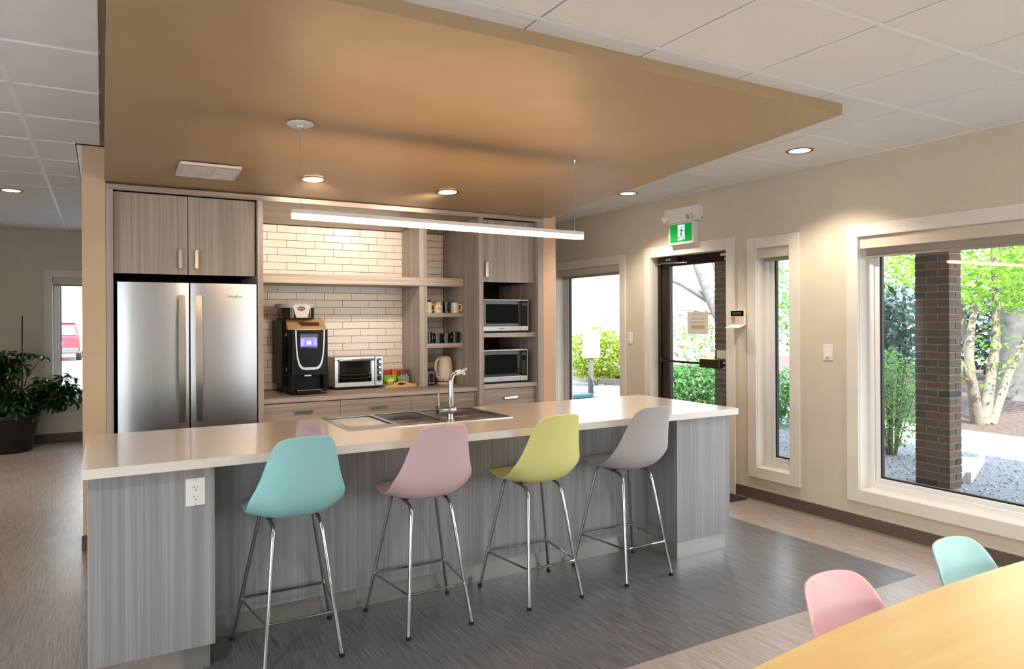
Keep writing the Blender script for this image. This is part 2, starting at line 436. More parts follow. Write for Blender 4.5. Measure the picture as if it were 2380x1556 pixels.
def frame_ring(mb, axis, p0, p1, a0, a1, z0, z1, w, c=0):
    for (s0, s1, za, zb) in ((a0, a0 + w, z0, z1), (a1 - w, a1, z0, z1), (a0 + w, a1 - w, z0, z0 + w), (a0 + w, a1 - w, z1 - w, z1)):
        if axis == 0: mb.box(p0, p1, s0, s1, za, zb, c)
        else: mb.box(s0, s1, p0, p1, za, zb, c)
def window(idx, axis, wall, sgn, a0, a1, z0, z1, casing=.09, depth=.10):
    """wall = inner face position, sgn = +1 when outside lies towards + on the axis"""
    ctr = (wall, (a0 + a1) / 2, z0) if axis == 0 else ((a0 + a1) / 2, wall, z0)
    t = bpy.data.objects.new('window_%d' % idx, None); COL.objects.link(t); t.location = ctr; ORG[t.name] = Vector(ctr); struct(t)
    def rng(d0, d1): return tuple(sorted((wall + sgn * d0, wall + sgn * d1)))
    if casing:
        mb = MB(); p = rng(-.018, -.0005); frame_ring(mb, axis, *p, a0 - casing, a1 + casing, z0 - casing, z1 + casing, casing, .0015); mb.build('casing', m_trim, t)
        mb = MB(); p = rng(-.0005, depth); frame_ring(mb, axis, *p, a0 - .004, a1 + .004, z0 - .004, z1 + .004, .007); mb.build('reveal', m_trim, t)
    mb = MB(); p = rng(depth, depth + .08); frame_ring(mb, axis, *p, a0 - .004, a1 + .004, z0 - .004, z1 + .004, .05, .002); mb.build('frame', m_vinyl, t)
    mb = MB(); p = rng(depth + .012, depth + .06); frame_ring(mb, axis, *p, a0 + .046, a1 - .046, z0 + .046, z1 - .046, .035, .003); mb.build('sash', m_vinyl, t)
    mb = MB(); p = rng(depth + .022, depth + .05); frame_ring(mb, axis, *p, a0 + .081, a1 - .081, z0 + .081, z1 - .081, .012); mb.build('gasket', m_gasket, t)
    p = rng(depth + .033, depth + .037)
    mb = MB()
    d = (*p, a0 + .088, a1 - .088, z0 + .088, z1 - .088) if axis == 0 else (a0 + .088, a1 - .088, *p, z0 + .088, z1 - .088)
    mb.box(*d).build('pane', m_glass, t)
    return t
window(1, 0, XR, 1, 5.769, 6.952, WZ0, WZ1)
window(2, 0, XR, 1, 3.684, 4.006, WZ0, WZ1)
window(3, 0, XR, 1, .75, 3.105, WZ0, WZ1)
window(4, 1, YB, 1, HX0, HX1, HZ0, HZ1)
window(5, 0, XR, 1, -2.6, -.2, WZ0, WZ1)
for i, (a, b, c, d) in enumerate(RW): window(6 + i, 1, YF, -1, a, b, c, d)
for i, (a, b, c, d) in enumerate(LW): window(8 + i, 0, XL, -1, a, b, c, d)

# roller blinds
def blind(label, axis, wall, a0, a1, ztop, ch, drop):
    ctr = (wall, (a0 + a1) / 2, ztop) if axis == 0 else ((a0 + a1) / 2, wall, ztop)
    t = thing('roller_blind', label, 'blind', ctr, 'roller blinds in the window heads')
    def bb(n, m, d0, d1, e0, e1, za, zb, c=.001):
        mb = MB(); p = (wall + d0, wall + d1)
        d = (*p, e0, e1, za, zb) if axis == 0 else (e0, e1, *p, za, zb)
        return mb.box(*d, c=c).build(n, m, t)
    bb('cassette', m_cass, .004, .092, a0 + .004, a1 - .004, ztop - ch, ztop - .004, .003)
    bb('fabric', m_blind, .060, .064, a0 + .022, a1 - .022, ztop - ch - drop, ztop - ch - .0005, .0005)
    bb('bottom_rail', m_blind, .055, .069, a0 + .02, a1 - .02, ztop - ch - drop - .022, ztop - ch - drop, .003)
blind('grey roller blind cassette in the window between kitchen end wall and glass door', 0, XR, 5.769, 6.952, WZ1, .078, .008)
blind('short grey roller blind cassette in the tall narrow window', 0, XR, 3.684, 4.006, WZ1, .085, .006)
blind('wide beige roller blind cassette with fabric strip in the largest window', 0, XR, .75, 3.105, WZ1, .088, .042)
blind('beige roller blind cassette in the far hall window behind the potted plant', 1, YB, HX0, HX1, HZ1, .085, .006)

# baseboards on the right wall and hall wall
def bboard(name, *d):
    mb = MB(); mb.box(*d, c=.001); struct(mb.build(name, m_base))
bboard('baseboard_right', XR - .008, XR, YF, 4.235, 0, .102)
bboard('baseboard_right_end', XR - .008, XR, 5.381, YB, 0, .102)
bboard('baseboard_back', XL, XR, YB - .008, YB, 0, .102)
mb = MB(); mb.prism([(XR - .022, 0), (XR - .008, 0), (XR - .008, .012)], YF, 4.235, 1); struct(mb.build('trim_1', m_base))

# --- exterior glass door
d1 = bpy.data.objects.new('door_1', None); COL.objects.link(d1); d1.location = (XR, 4.808, 0); ORG['door_1'] = Vector((XR, 4.808, 0)); struct(d1)
DY0, DY1, DZ = 4.325, 5.291, 2.135
mb = MB()
for d in ((XR - .018, XR - .0005, DY0 - .09, DY0, 0, DZ + .1), (XR - .018, XR - .0005, DY1, DY1 + .09, 0, DZ + .1), (XR - .018, XR - .0005, DY0, DY1, DZ, DZ + .1)): mb.box(*d, c=.0015)
mb.build('casing', m_trim, d1)
mb = MB()
for d in ((XR - .0005, XR + .08, DY0 - .004, DY0 + .003, 0, DZ), (XR - .0005, XR + .08, DY1 - .003, DY1 + .004, 0, DZ), (XR - .0005, XR + .08, DY0, DY1, DZ - .003, DZ + .004)): mb.box(*d)
mb.build('reveal', m_trim, d1)
mb = MB()
for d in ((XR + .08, XR + .20, DY0 - .004, DY0 + .045, 0, DZ + .004), (XR + .08, XR + .20, DY1 - .042, DY1 + .004, 0, DZ + .004), (XR + .08, XR + .20, DY0 + .045, DY1 - .042, DZ - .05, DZ + .004)): mb.box(*d, c=.002)
mb.build('door_frame', m_bronze, d1)
LX0, LX1 = XR + .095, XR + .14
mb = MB()
for d in ((LX0, LX1, DY0 + .047, DY0 + .085, .01, DZ - .052), (LX0, LX1, DY1 - .155, DY1 - .044, .01, DZ - .052), (LX0, LX1, DY0 + .085, DY1 - .155, DZ - .092, DZ - .052), (LX0, LX1, DY0 + .085, DY1 - .155, .01, .25)): mb.box(*d, c=.003)
leaf = mb.build('door_leaf', m_bronze, d1)
MB().box(LX0 + .02, LX0 + .026, DY0 + .080, DY1 - .15, .24, DZ - .087).build('pane', m_glass, d1)
bar = MB().tube([(XR + .06, DY1 - .07, 1.115), (XR + .06, DY0 + .06, 1.115)], .011, 10).build('push_bar', m_bronze, d1, True)
mb = MB(); mb.box(XR + .036, XR + .094, 4.455, 4.70, 1.078, 1.158, .008); mb.build('latch_case', paint('olive_bronze', (52, 46, 26), .3, .5), bar)
mb = MB(); mb.box(XR + .045, XR + .094, DY1 - .085, DY1 - .045, 1.095, 1.135, .005); mb.build('hinge_case', m_bronze, bar)
cw = MB().box(XR + .03, XR + .095, 4.98, 5.24, 2.075, 2.125, .004).build('door_closer', m_bronze, d1)
MB().tube([(XR + .02, 5.22, 2.068), (XR + .005, 5.10, 2.066), (XR + .06, 4.86, 2.064)], .007, 8).build('closer_arm', m_steelh, cw, True)
MB().box(XR - .004, XR + .03, 5.03, 5.09, 2.088, 2.112, .004).build('arm_bracket', m_nickel, cw)
mb = MB(); mb.box(XR + .06, XR + .094, 4.36, 4.46, 2.09, 2.115, .003); mb.box(XR + .065, XR + .094, 4.355, 4.42, 2.055, 2.075, .003); mb.build('contact_sensor', m_cass, d1)

# things fixed on the door
def flat_west(mb, x, pts): return mb.prism([(p[0], p[1]) for p in pts], x, x + .0012, 0)
t = thing('paper_notice', 'white paper notice with grey arrow taped to door glass', 'notice', (LX0 + .018, 4.785, 1.385))
flat_west(MB(), LX0 + .0185, [(4.655, 1.385), (4.655, 1.592), (4.922, 1.596), (4.918, 1.383), (4.70, 1.381)]).build('sheet', leafmat('paper', (214, 206, 198), (218, 211, 203), .4, .8), t)
m_arr = paint('faded_brown_print', (176, 154, 132), .9); m_txt = paint('faded_grey_print', (166, 158, 154), .9)
flat_west(MB(), LX0 + .017, [(4.70, 1.432), (4.70, 1.467), (4.843, 1.467), (4.843, 1.480), (4.872, 1.45), (4.843, 1.42), (4.843, 1.432)]).build('arrow', m_arr, t)
for z, w, sz_ in ((1.567, 'PATIO DAY', .026), (1.530, 'conference mtgs', .024), (1.497, 'posted to the back', .024)):
    text('lettering', w, sz_, m_txt, t, at(WEST, LX0 + .0175, 4.79, z))
t = thing('octagon_sticker', 'blue and white octagonal sticker on door glass behind push bar', 'sticker', (LX0 + .018, 4.477, 1.122))
def octa(r, x0_): return [(4.477 + r * cos(pi / 8 + k * pi / 4), 1.122 + r * sin(pi / 8 + k * pi / 4)) for k in range(8)]
flat_west(MB(), LX0 + .0185, octa(.050, 0)).build('border', m_white, t)
flat_west(MB(), LX0 + .0172, octa(.043, 0)).build('face', paint('sign_blue', (28, 112, 190), .5), t)
mb = MB(); flat_west(mb, LX0 + .0162, [(4.45, 1.112), (4.45, 1.132), (4.51, 1.132), (4.51, 1.112)]); mb.build('band', m_white, t)
o = MB().box(LX0 + .008, LX0 + .0195, 4.44, 4.545, 1.165, 1.238, .002).build('glass_plate', paint('pale_beige_card', (196, 190, 160), .6))
tag(o, 'small pale beige card on door glass above the blue octagon', 'card')

# doormat
o = MB().box(3.95, 4.748, 4.09, 5.24, .0005, .011, .003).build('doormat', paint('charcoal_mat', (58, 55, 56), .95, spec=.1, var=.35, scale=180, bump=.8, bscale=500))
tag(o, 'dark grey ribbed doormat inside the glass door', 'mat')

# ------------------------------------------------------------------ kitchen joinery
YC = 5.40; YD = 5.452; YT = 6.128
def pull(parent, x0, x1, z0, z1, y):
    """flat bar pull standing off a front whose face is at y"""
    mb = MB(); mb.box(x0, x1, y - .026, y - .018, z0, z1, .0015)
    if z1 - z0 > x1 - x0: ends = ((x0 + .002, x1 - .002, z0, z0 + .008), (x0 + .002, x1 - .002, z1 - .008, z1))
    else: ends = ((x0, x0 + .008, z0 + .002, z1 - .002), (x1 - .008, x1, z0 + .002, z1 - .002))
    for a, b, c, d in ends: mb.box(a, b, y - .019, y - .0003, c, d)
    return mb.build('handle', m_nickel, parent)
# fridge surround with the two upper doors
t = thing('fridge_cabinet', 'tall taupe laminate surround with two upper doors above the steel fridge', 'cabinet', (.54, YC, 0))
B('side_panel', m_lam, t, .0225, .0655, YC, YT, 0, 2.43, c=.001)
B('side_panel', m_lam, t, 1.0125, 1.0525, YC, YT, 0, 2.43, c=.001)
B('carcass', m_dark, t, .0665, 1.0115, YD + .021, YT - .01, 1.87, 2.427)
B('back_panel', m_dark, t, .0665, 1.0115, YT - .01, YT, 0, 1.865)
for (a, b, hx) in ((.0665, .5365, (.474, .500)), (.5415, 1.004, (.582, .606))):
    d = B('door', m_lam, t, a, b, YD, YD + .02, 1.862, 2.425, c=.001)
    pull(d, hx[0], hx[1], 1.905, 2.043, YD)
# crown strip across the whole run
t = thing('crown_strip', 'taupe laminate strip running under the tan soffit along all cabinets', 'trim', (1.8, YC, 2.43))
mb = MB(); mb.box(.0225, 3.557, YC - .002, YC + .03, 2.4305, 2.4675, .001); mb.build('strip', m_lamx, t)
mb = MB(); mb.add([(1.0535, YC + .03, 2.44), (2.883, YC + .03, 2.44), (2.883, 6.127, 2.357), (1.0535, 6.127, 2.357), (1.0535, YC + .03, 2.458), (2.883, YC + .03, 2.458), (2.883, 6.127, 2.375), (1.0535, 6.127, 2.375)], [(0, 1, 2, 3), (7, 6, 5, 4), (0, 4, 5, 1), (1, 5, 6, 2), (2, 6, 7, 3), (3, 7, 4, 0)])
mb.build('top_panel', laminate('taupe_laminate_gloss', (150, 128, 108), (178, 156, 134), 0, .22), t)
# base drawers
t = thing('base_cabinet', 'taupe base cabinet with three drawers under the back worktop', 'cabinet', (1.96, YD, 0))
B('carcass', m_dark, t, 1.0535, 2.882, YD + .021, YT, .1, .893)
B('toe_kick', m_kick, t, 1.0535, 2.882, YD + .06, YD + .07, 0, .1)
for i, (a, b) in enumerate(((1.0565, 1.6515), (1.6545, 2.2585), (2.2615, 2.8655))):
    d = B('drawer', m_lamx, t, a, b, YD, YD + .02, .735, .890, c=.001)
    hc = (1.358, 1.970, 2.57)[i]; pull(d, hc - .07, hc + .07, .811, .829, YD)
    B('door', m_lam, t, a, b, YD, YD + .02, .105, .731, c=.001)
B('filler', m_lam, t, 2.8685, 2.882, YD + .002, YD + .02, .105, .892)
o = MB().box(1.0535, 2.8825, 5.437, 6.1285, .8975, .936, .0012).build('back_worktop', m_lamx); tag(o, 'long taupe worktop holding coffee machine, oven and kettle', 'worktop')
# open shelves
t = thing('shelf_unit', 'open taupe shelving with long shelf, divider and two mug shelves', 'shelf', (1.97, 5.71, .936))
B('long_shelf', m_lamx, t, 1.0535, 2.8825, 5.708, YT, 1.831, 1.906, c=.001)
B('divider', m_lam, t, 2.454, 2.528, 5.714, YT, .9365, 1.8305, c=.001)
B('upper_divider', m_lam, t, 2.454, 2.528, 5.714, YT, 1.9065, 2.372, c=.001)
B('mug_shelf', m_lamx, t, 2.5285, 2.8825, 5.715, YT, 1.553, 1.590, c=.001)
B('mug_shelf', m_lamx, t, 2.5285, 2.8825, 5.715, YT, 1.277, 1.316, c=.001)
# microwave tower
t = thing('microwave_tower', 'tall taupe cabinet tower with upper door holding two microwaves', 'cabinet', (3.22, YC, 0))
B('side_panel', m_lam, t, 2.8845, 2.929, YC, YT, 0, 2.43, c=.001)
B('side_panel', m_lam, t, 3.4985, 3.5575, YC, YT, 0, 2.43, c=.001)
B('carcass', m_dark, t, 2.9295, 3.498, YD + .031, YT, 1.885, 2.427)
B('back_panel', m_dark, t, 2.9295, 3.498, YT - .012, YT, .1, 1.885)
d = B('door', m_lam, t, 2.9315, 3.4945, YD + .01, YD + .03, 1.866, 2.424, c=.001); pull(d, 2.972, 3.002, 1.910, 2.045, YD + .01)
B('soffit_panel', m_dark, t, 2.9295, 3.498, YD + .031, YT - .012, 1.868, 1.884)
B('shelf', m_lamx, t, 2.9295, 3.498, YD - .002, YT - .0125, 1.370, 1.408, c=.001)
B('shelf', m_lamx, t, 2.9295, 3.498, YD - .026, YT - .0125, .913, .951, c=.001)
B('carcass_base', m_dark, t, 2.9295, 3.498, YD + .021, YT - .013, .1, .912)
d = B('drawer', m_lamx, t, 2.9315, 3.496, YD, YD + .02, .735, .907, c=.001); pull(d, 3.155, 3.293, .811, .829, YD)
B('lower_door', m_lam, t, 2.9315, 3.496, YD, YD + .02, .105, .731, c=.001)

# ------------------------------------------------------------------ fridge
t = thing('fridge', 'stainless steel french door fridge with two long curved handles', 'fridge', (.545, 5.6, 0))
B('body', paint('fridge_grey', (88, 88, 90), .5), t, .089, 1.002, 5.468, 6.10, .02, 1.80)
def bowed(x0, x1, z0, z1, yf, bow, dep, n=10):
    mb = MB(); poly = []
    for i in range(n + 1):
        u = i / n; poly.append((x0 + (x1 - x0) * u, yf + bow * (2 * u - 1) ** 2))
    poly[0] = (x0, yf + bow + .004); poly[-1] = (x1, yf + bow + .004)
    return mb.prism(poly + [(x1, yf + dep), (x0, yf + dep)], z0, z1, 2)
def bow_handle(parent, x0, x1, z0, z1, y):
    mb = MB(); n = 14; vs = []; 
    for i in range(n + 1):
        u = i / n; z = z0 + (z1 - z0) * u; o_ = .038 + .024 * (1 - (2 * u - 1) ** 2)
        w = (x1 - x0) * (.80 + .20 * (1 - (2 * u - 1) ** 2)) / 2; xm = (x0 + x1) / 2
        vs += [(xm - w, y - o_, z), (xm + w, y - o_, z), (xm + w, y - o_ + .012, z), (xm - w, y - o_ + .012, z)]
    fs = [(0, 1, 2, 3), (4 * n + 3, 4 * n + 2, 4 * n + 1, 4 * n)]
    for i in range(n):
        for k in range(4): fs.append((4 * i + k, 4 * i + (k + 1) % 4, 4 * i + 4 + (k + 1) % 4, 4 * i + 4 + k))
    mb.add(vs, fs)
    for z in (z0 + .01, z1 - .03): mb.box(x0 + .006, x1 - .006, y - .03, y - .0005, z, z + .02)
    h = mb.build('handle', m_nickel, parent)
    for p in h.data.polygons: p.use_smooth = True
    h.data.set_sharp_from_angle(angle=radians(30)); return h
for (a, b, hx) in ((.089, .538, (.464, .513)), (.548, 1.002, (.574, .621))):
    d = bowed(a, b, .745, 1.80, 5.384, .010, .075).build('door', m_steel, t, True)
    bow_handle(d, hx[0], hx[1], .815, 1.712, 5.389)
d = bowed(.089, 1.002, .06, .735, 5.384, .006, .075).build('freezer_drawer', m_steel, t, True)
mb = MB(); mb.box(.17, .92, 5.33, 5.345, .62, .66, .003); mb.box(.19, .21, 5.345, 5.389, .63, .65); mb.box(.88, .90, 5.345, 5.389, .63, .65); mb.build('handle', m_steelh, d)
m_logo = paint('grey_lettering', (104, 106, 112), .4)
text('logo', 'Whirlpool', .025, m_logo, t, at(FRONT, .846, 5.3828, 1.706))
MB().tube([(.846, 5.3828, 1.692), (.868, 5.3828, 1.722)], .0012, 6).build('logo_swoosh', m_nickel, t)

# ------------------------------------------------------------------ coffee machine
t = thing('coffee_machine', 'black bean-to-cup coffee machine with bronze top and blue screen', 'coffee machine', (1.44, 5.8, .9362))
m_brz = paint('bronze_plastic', (206, 170, 128), .36, .35)
X0, X1, YFc = 1.292, 1.597, 5.578
def rrect(x0, x1, y0, y1, r, n=6):
    pts = []
    for cx, cy, a0 in ((x1 - r, y0 + r, -90), (x1 - r, y1 - r, 0), (x0 + r, y1 - r, 90), (x0 + r, y0 + r, 180)):
        for k in range(n + 1):
            a = radians(a0 + 90 * k / n); pts.append((cx + r * cos(a), cy + r * sin(a)))
    return pts
MB().prism(rrect(X0 + .012, X1 - .012, YFc + .03, 6.10, .02), .9364, .962).build('base', m_black, t, True)
mb = MB(); mb.prism(rrect(X0 + .0005, X1 - .0005, YFc + .065, 5.95, .02), .962, 1.45); mb.prism([(X0 - .0, 5.72), (X0 - .03, 5.74), (X0 - .03, 6.10), (X0, 6.10)], 1.0, 1.53)
mb.prism(rrect(X0, X1, 5.80, 6.10, .02), .962, 1.55); body = mb.build('body', m_black, t, True)
MB().prism(rrect(X0, X1, YFc, YFc + .10, .035), 1.095, 1.455).build('front_door', paint('satin_black', (9, 9, 10), .4, spec=.25), t, True)
MB().box(X0, X0 + .04, YFc + .01, YFc + .09, .962, 1.096, .004).build('bay_cheek', m_black, t); MB().box(X1 - .04, X1, YFc + .01, YFc + .09, .962, 1.096, .004).build('bay_cheek', m_black, t)
mb = MB(); mb.box(X0 + .045, X1 - .045, YFc - .008, YFc + .07, .940, .972, .004); tr_ = mb.build('drip_tray', m_black, t)
mb = MB()
for k in range(9): mb.box(X0 + .06 + k * .02, X0 + .068 + k * .02, YFc - .002, YFc + .068, .972, .975)
mb.box(X0 + .05, X1 - .05, YFc - .007, YFc + .002, .972, .976); mb.build('drip_grid', m_nickel, tr_)
text('badge', 'Van H', .014, emit('red_badge', (226, 24, 24), .7), tr_, at(FRONT, 1.545, YFc - .0085, .955))
# sloping bronze control deck
mb = MB(); pr = [(YFc - .002, 1.452), (YFc - .002, 1.462), (YFc + .03, 1.478), (YFc + .14, 1.535), (YFc + .20, 1.552), (YFc + .20, 1.452)]
n = 9
vs = []; 
for i in range(n):
    u = i / (n - 1); x = X0 - .002 + (X1 - X0 + .004) * u; e = abs(2 * u - 1); dy = .05 * max(0, (e - .55) / .45) ** 2; dz = -.012 * max(0, (e - .6) / .4) ** 2
    vs += [(x, min(y + (dy if k < 3 else 0), YFc + .2), z + (dz if 0 < k < 5 else 0)) for k, (y, z) in enumerate(pr)]
m_ = len(pr)
fs = [tuple(range(m_)), tuple(range((n - 1) * m_ + m_ - 1, (n - 1) * m_ - 1, -1))] + [(i * m_ + k, i * m_ + (k + 1) % m_, (i + 1) * m_ + (k + 1) % m_, (i + 1) * m_ + k) for i in range(n - 1) for k in range(m_)]
dk = mb.add(vs, fs).build('control_deck', m_brz, t, True)
def deckp(x, v, lift=.0012):   # v = 0 front .. 1 rear along the slope
    return (x, YFc + .03 + .11 * v, 1.478 + .057 * v + lift)
mb = MB(); q = [deckp(1.372, .62), deckp(1.545, .62), deckp(1.535, .18), deckp(1.385, .18)]
mb.add(q + [(a, b, c - .006) for a, b, c in q], [(0, 1, 2, 3), (7, 6, 5, 4), (0, 4, 5, 1), (1, 5, 6, 2), (2, 6, 7, 3), (3, 7, 4, 0)]); mb.build('button_panel', paint('dark_bronze_panel', (92, 70, 50), .3, .4), dk)
for k in range(6):
    x = 1.388 + k * .0245; a = deckp(x, .10, .003); b = deckp(x + .021, .17, .003)
    MB().box(x, x + .021, a[1], b[1], a[2] - .006, a[2] + .002, .001).build('button', m_black, dk)
# silver U trim
pts = []
for k in range(25):
    u = -1 + 2 * k / 24; 
    pts.append(u)
mb = MB(); outer = []; inner = []
for u in [i / 20 for i in range(-20, 21)]:
    a = abs(u)
    zz = 1.452 - .318 * (1 - a ** 3.0) ; xx = .118 * math.copysign(min(1, (1 - (1 - a) ** 2.2) ** .75), u)
    xx *= (1 - .14 * (1 - a))
    outer.append((1.447 + xx, zz)); w = .006 + .016 * (1 - a)
    inner.append((1.447 + xx - math.copysign(.010, u) * min(1, a * 3), zz + (w if a < .7 else 0)))
nn = len(outer); vs = [(x, YFc - .004, z) for x, z in outer] + [(x, YFc - .004, z) for x, z in inner] + [(x, YFc + .003, z) for x, z in outer] + [(x, YFc + .003, z) for x, z in inner]
fs = []
for i in range(nn - 1): fs += [(i, i + 1, nn + i + 1, nn + i), (2 * nn + i, 3 * nn + i, 3 * nn + i + 1, 2 * nn + i + 1), (i, 2 * nn + i, 2 * nn + i + 1, i + 1), (nn + i, nn + i + 1, 3 * nn + i + 1, 3 * nn + i)]
mb.add(vs, fs).build('silver_trim', paint('silver_plastic', (196, 198, 200), .3, .7), t)
mb = MB(); mb.box(1.362, 1.512, YFc - .003, YFc + .01, 1.303, 1.424, .003); sc = mb.build('screen_bezel', m_blackg, t)
B('screen', emit('blue_screen', (92, 92, 255), 1.25), sc, 1.370, 1.500, YFc - .0042, YFc - .003, 1.322, 1.394)
m_scr = emit('screen_pale', (186, 190, 255), 1.0)
B('screen_icon', m_scr, sc, 1.420, 1.454, YFc - .005, YFc - .0043, 1.338, 1.366)
for k in range(5):
    B('screen_line', m_scr, sc, 1.374, 1.394 + .006 * (k % 2), YFc - .005, YFc - .0043, 1.329 + k * .012, 1.332 + k * .012)
    B('screen_line', m_scr, sc, 1.478, 1.496, YFc - .005, YFc - .0043, 1.329 + k * .012, 1.332 + k * .012)
mb = MB(); mb.box(1.40, 1.455, YFc - .003, YFc + .02, 1.085, 1.094); mb.build('spout', m_nickel, t)
for z in (1.40, 1.12): B('hinge', m_nickel, t, X0 - .006, X0 - .0005, 5.72, 5.735, z, z + .03)
# bean hopper
hp = MB().prism(rrect(1.262, 1.527, 5.66, 5.99, .10, 8), 1.551, 1.632).build('hopper', paint('smoked_hopper', (38, 26, 20), .12), t, True)
MB().prism(rrect(1.238, 1.548, 5.64, 6.01, .12, 8), 1.632, 1.664).build('hopper_lid', paint('grey_lid', (150, 152, 150), .35), hp, True)
MB().prism([(1.355, 1.552), (1.325, 1.640), (1.345, 1.657), (1.445, 1.657), (1.468, 1.640), (1.44, 1.552)][::-1], 5.636, 5.662, 1).build('hopper_front', paint('light_grey_plastic', (190, 186, 180), .35), hp)
mb = MB(); mb.prism([(1.392 + .031 * cos(k * pi / 10), 1.625 + .017 * sin(k * pi / 10)) for k in range(20)], 5.632, 5.636, 1); mb.build('badge', paint('navy_badge', (24, 26, 44), .3), hp)
text('badge_lettering', 'Barista', .018, m_white, hp, at(FRONT, 1.392, 5.6315, 1.625))

# ------------------------------------------------------------------ toaster oven
t = thing('toaster_oven', 'stainless toaster oven with four round knobs between coffee machine and tray', 'oven', (1.93, 5.95, .9362))
Y = 5.80
ob = MB(); ob.box(1.712, 2.140, Y + .02, 6.08, .955, 1.218, .004); ob.build('housing', m_steelh, t)
for x in (1.74, 2.11):
    for y in (5.86, 6.04): MB().lathe([(.015, .9364), (.017, .955)], (x, y, 0), 12).build('foot', m_black, t)
B('skirt', m_black, t, 1.72, 2.132, Y + .03, 6.07, .944, .956)
mb = MB(); mb.box(2.068, 2.142, Y, Y + .022, .958, 1.216, .004); cp = mb.build('control_panel', m_steelh, t)
MB().prism(rrect(2.082, 2.128, .995, 1.198, .008, 4), Y - .0025, Y, 1).build('knob_plate', paint('grey_panel', (120, 122, 124), .4, .6), cp)
for z in (1.168, 1.120, 1.072, 1.024):
    k_ = MB().lathe([(.0185, Y - .0026), (.0185, Y - .008), (.015, Y - .010)], (2.105, 0, z), 18, 1).build('knob', m_black, cp, True)
    MB().lathe([(.0125, Y - .010), (.0115, Y - .022), (.0, Y - .022)], (2.105, 0, z), 18, 1).build('knob_cap', m_chrome, k_, True)
MB().lathe([(.004, Y - .0005), (.004, Y - .002), (0, Y - .002)], (2.105, 0, .974), 10, 1).build('indicator_lamp', emit('violet_lamp', (170, 150, 255), 1.5), cp)
mb = MB()
for d in ((1.7095, 2.064, 1.186, 1.2165), (1.7095, 2.064, .958, 1.004), (1.7095, 1.742, 1.004, 1.186), (2.034, 2.064, 1.004, 1.186)): mb.box(d[0], d[1], Y, Y + .02, d[2], d[3], .003)
dr = mb.build('oven_door', m_steelh, t)
B('door_window', m_blackg, dr, 1.742, 2.034, Y + .006, Y + .012, 1.004, 1.186)
mb = MB(); frame_ring(mb, 1, Y - .004, Y + .006, 1.742, 2.034, .996, 1.186, .008, .002); mb.build('window_trim', m_chrome, dr)
mb = MB(); mb.tube([(1.745, Y - .03, 1.188), (2.055, Y - .03, 1.188)], .0095, 12); mb.box(1.755, 1.77, Y - .028, Y, 1.182, 1.194); mb.box(2.03, 2.045, Y - .028, Y, 1.182, 1.194); mb.build('handle', m_chrome, dr, True)
for z in (1.062, 1.030):
    MB().tube([(1.752, Y + .004, z + .012), (1.765, Y + .004, z), (2.012, Y + .004, z), (2.026, Y + .004, z + .012)], .0022, 6).build('rack', m_chrome, dr)
text('lettering', 'FRIGIDAIRE', .017, m_white, dr, at(FRONT, 1.885, Y - .0012, .977))

# ------------------------------------------------------------------ tray and groceries
m_pine = paint('pale_pine', (214, 172, 112), .5, var=.1, scale=14)
t = thing('serving_tray', 'pale wooden serving tray with cut-out handles on the back worktop', 'tray', (2.32, 5.9, .9362))
MB().box(2.155, 2.44, 5.765, 6.05, .9364, .943).build('tray_base', m_pine, t)
def tray_end(y0, y1):
    prof = [(2.155, .9434), (2.155, .957), (2.175, .958), (2.21, .962), (2.235, .974), (2.262, .986), (2.30, .988), (2.34, .985), (2.372, .972), (2.40, .962), (2.44, .958), (2.44, .9434)]
    mb = MB(); hole = [(2.263 + .04 * (1 + cos(a)), .9655 + .0105 * sin(a)) for a in [k * pi / 8 for k in range(16)]]
    # two-part outline around the hand hole
    up_ = [p for p in prof[1:11]]; lo = [prof[0], prof[11]]
    left = [(2.155, .9434), (2.155, .957), (2.175, .958), (2.21, .962), (2.235, .974), (2.256, .984), (2.263, .9655)]
    mb.prism([(2.155, .9434), (2.303, .9434)] + [hole[k] for k in (12, 11, 10, 9, 8)] + [(2.235, .974), (2.21, .962), (2.175, .958), (2.155, .957)], y0, y1, 1)
    mb.prism([(2.303, .9434), (2.44, .9434), (2.44, .958), (2.40, .962), (2.372, .972)] + [hole[k] for k in (0, 15, 14, 13, 12)], y0, y1, 1)
    mb.prism([hole[k] for k in (8, 7, 6, 5, 4, 3, 2, 1, 0)] + [(2.372, .972), (2.34, .985), (2.30, .988), (2.262, .986), (2.235, .974)], y0, y1, 1)
    return mb
tray_end(5.765, 5.775).build('end_panel', m_pine, t); tray_end(6.04, 6.05).build('end_panel', m_pine, t)
B('side_rail', m_pine, t, 2.155, 2.163, 5.7755, 6.0395, .9434, .965); B('side_rail', m_pine, t, 2.432, 2.44, 5.7755, 6.0395, .9434, .965)
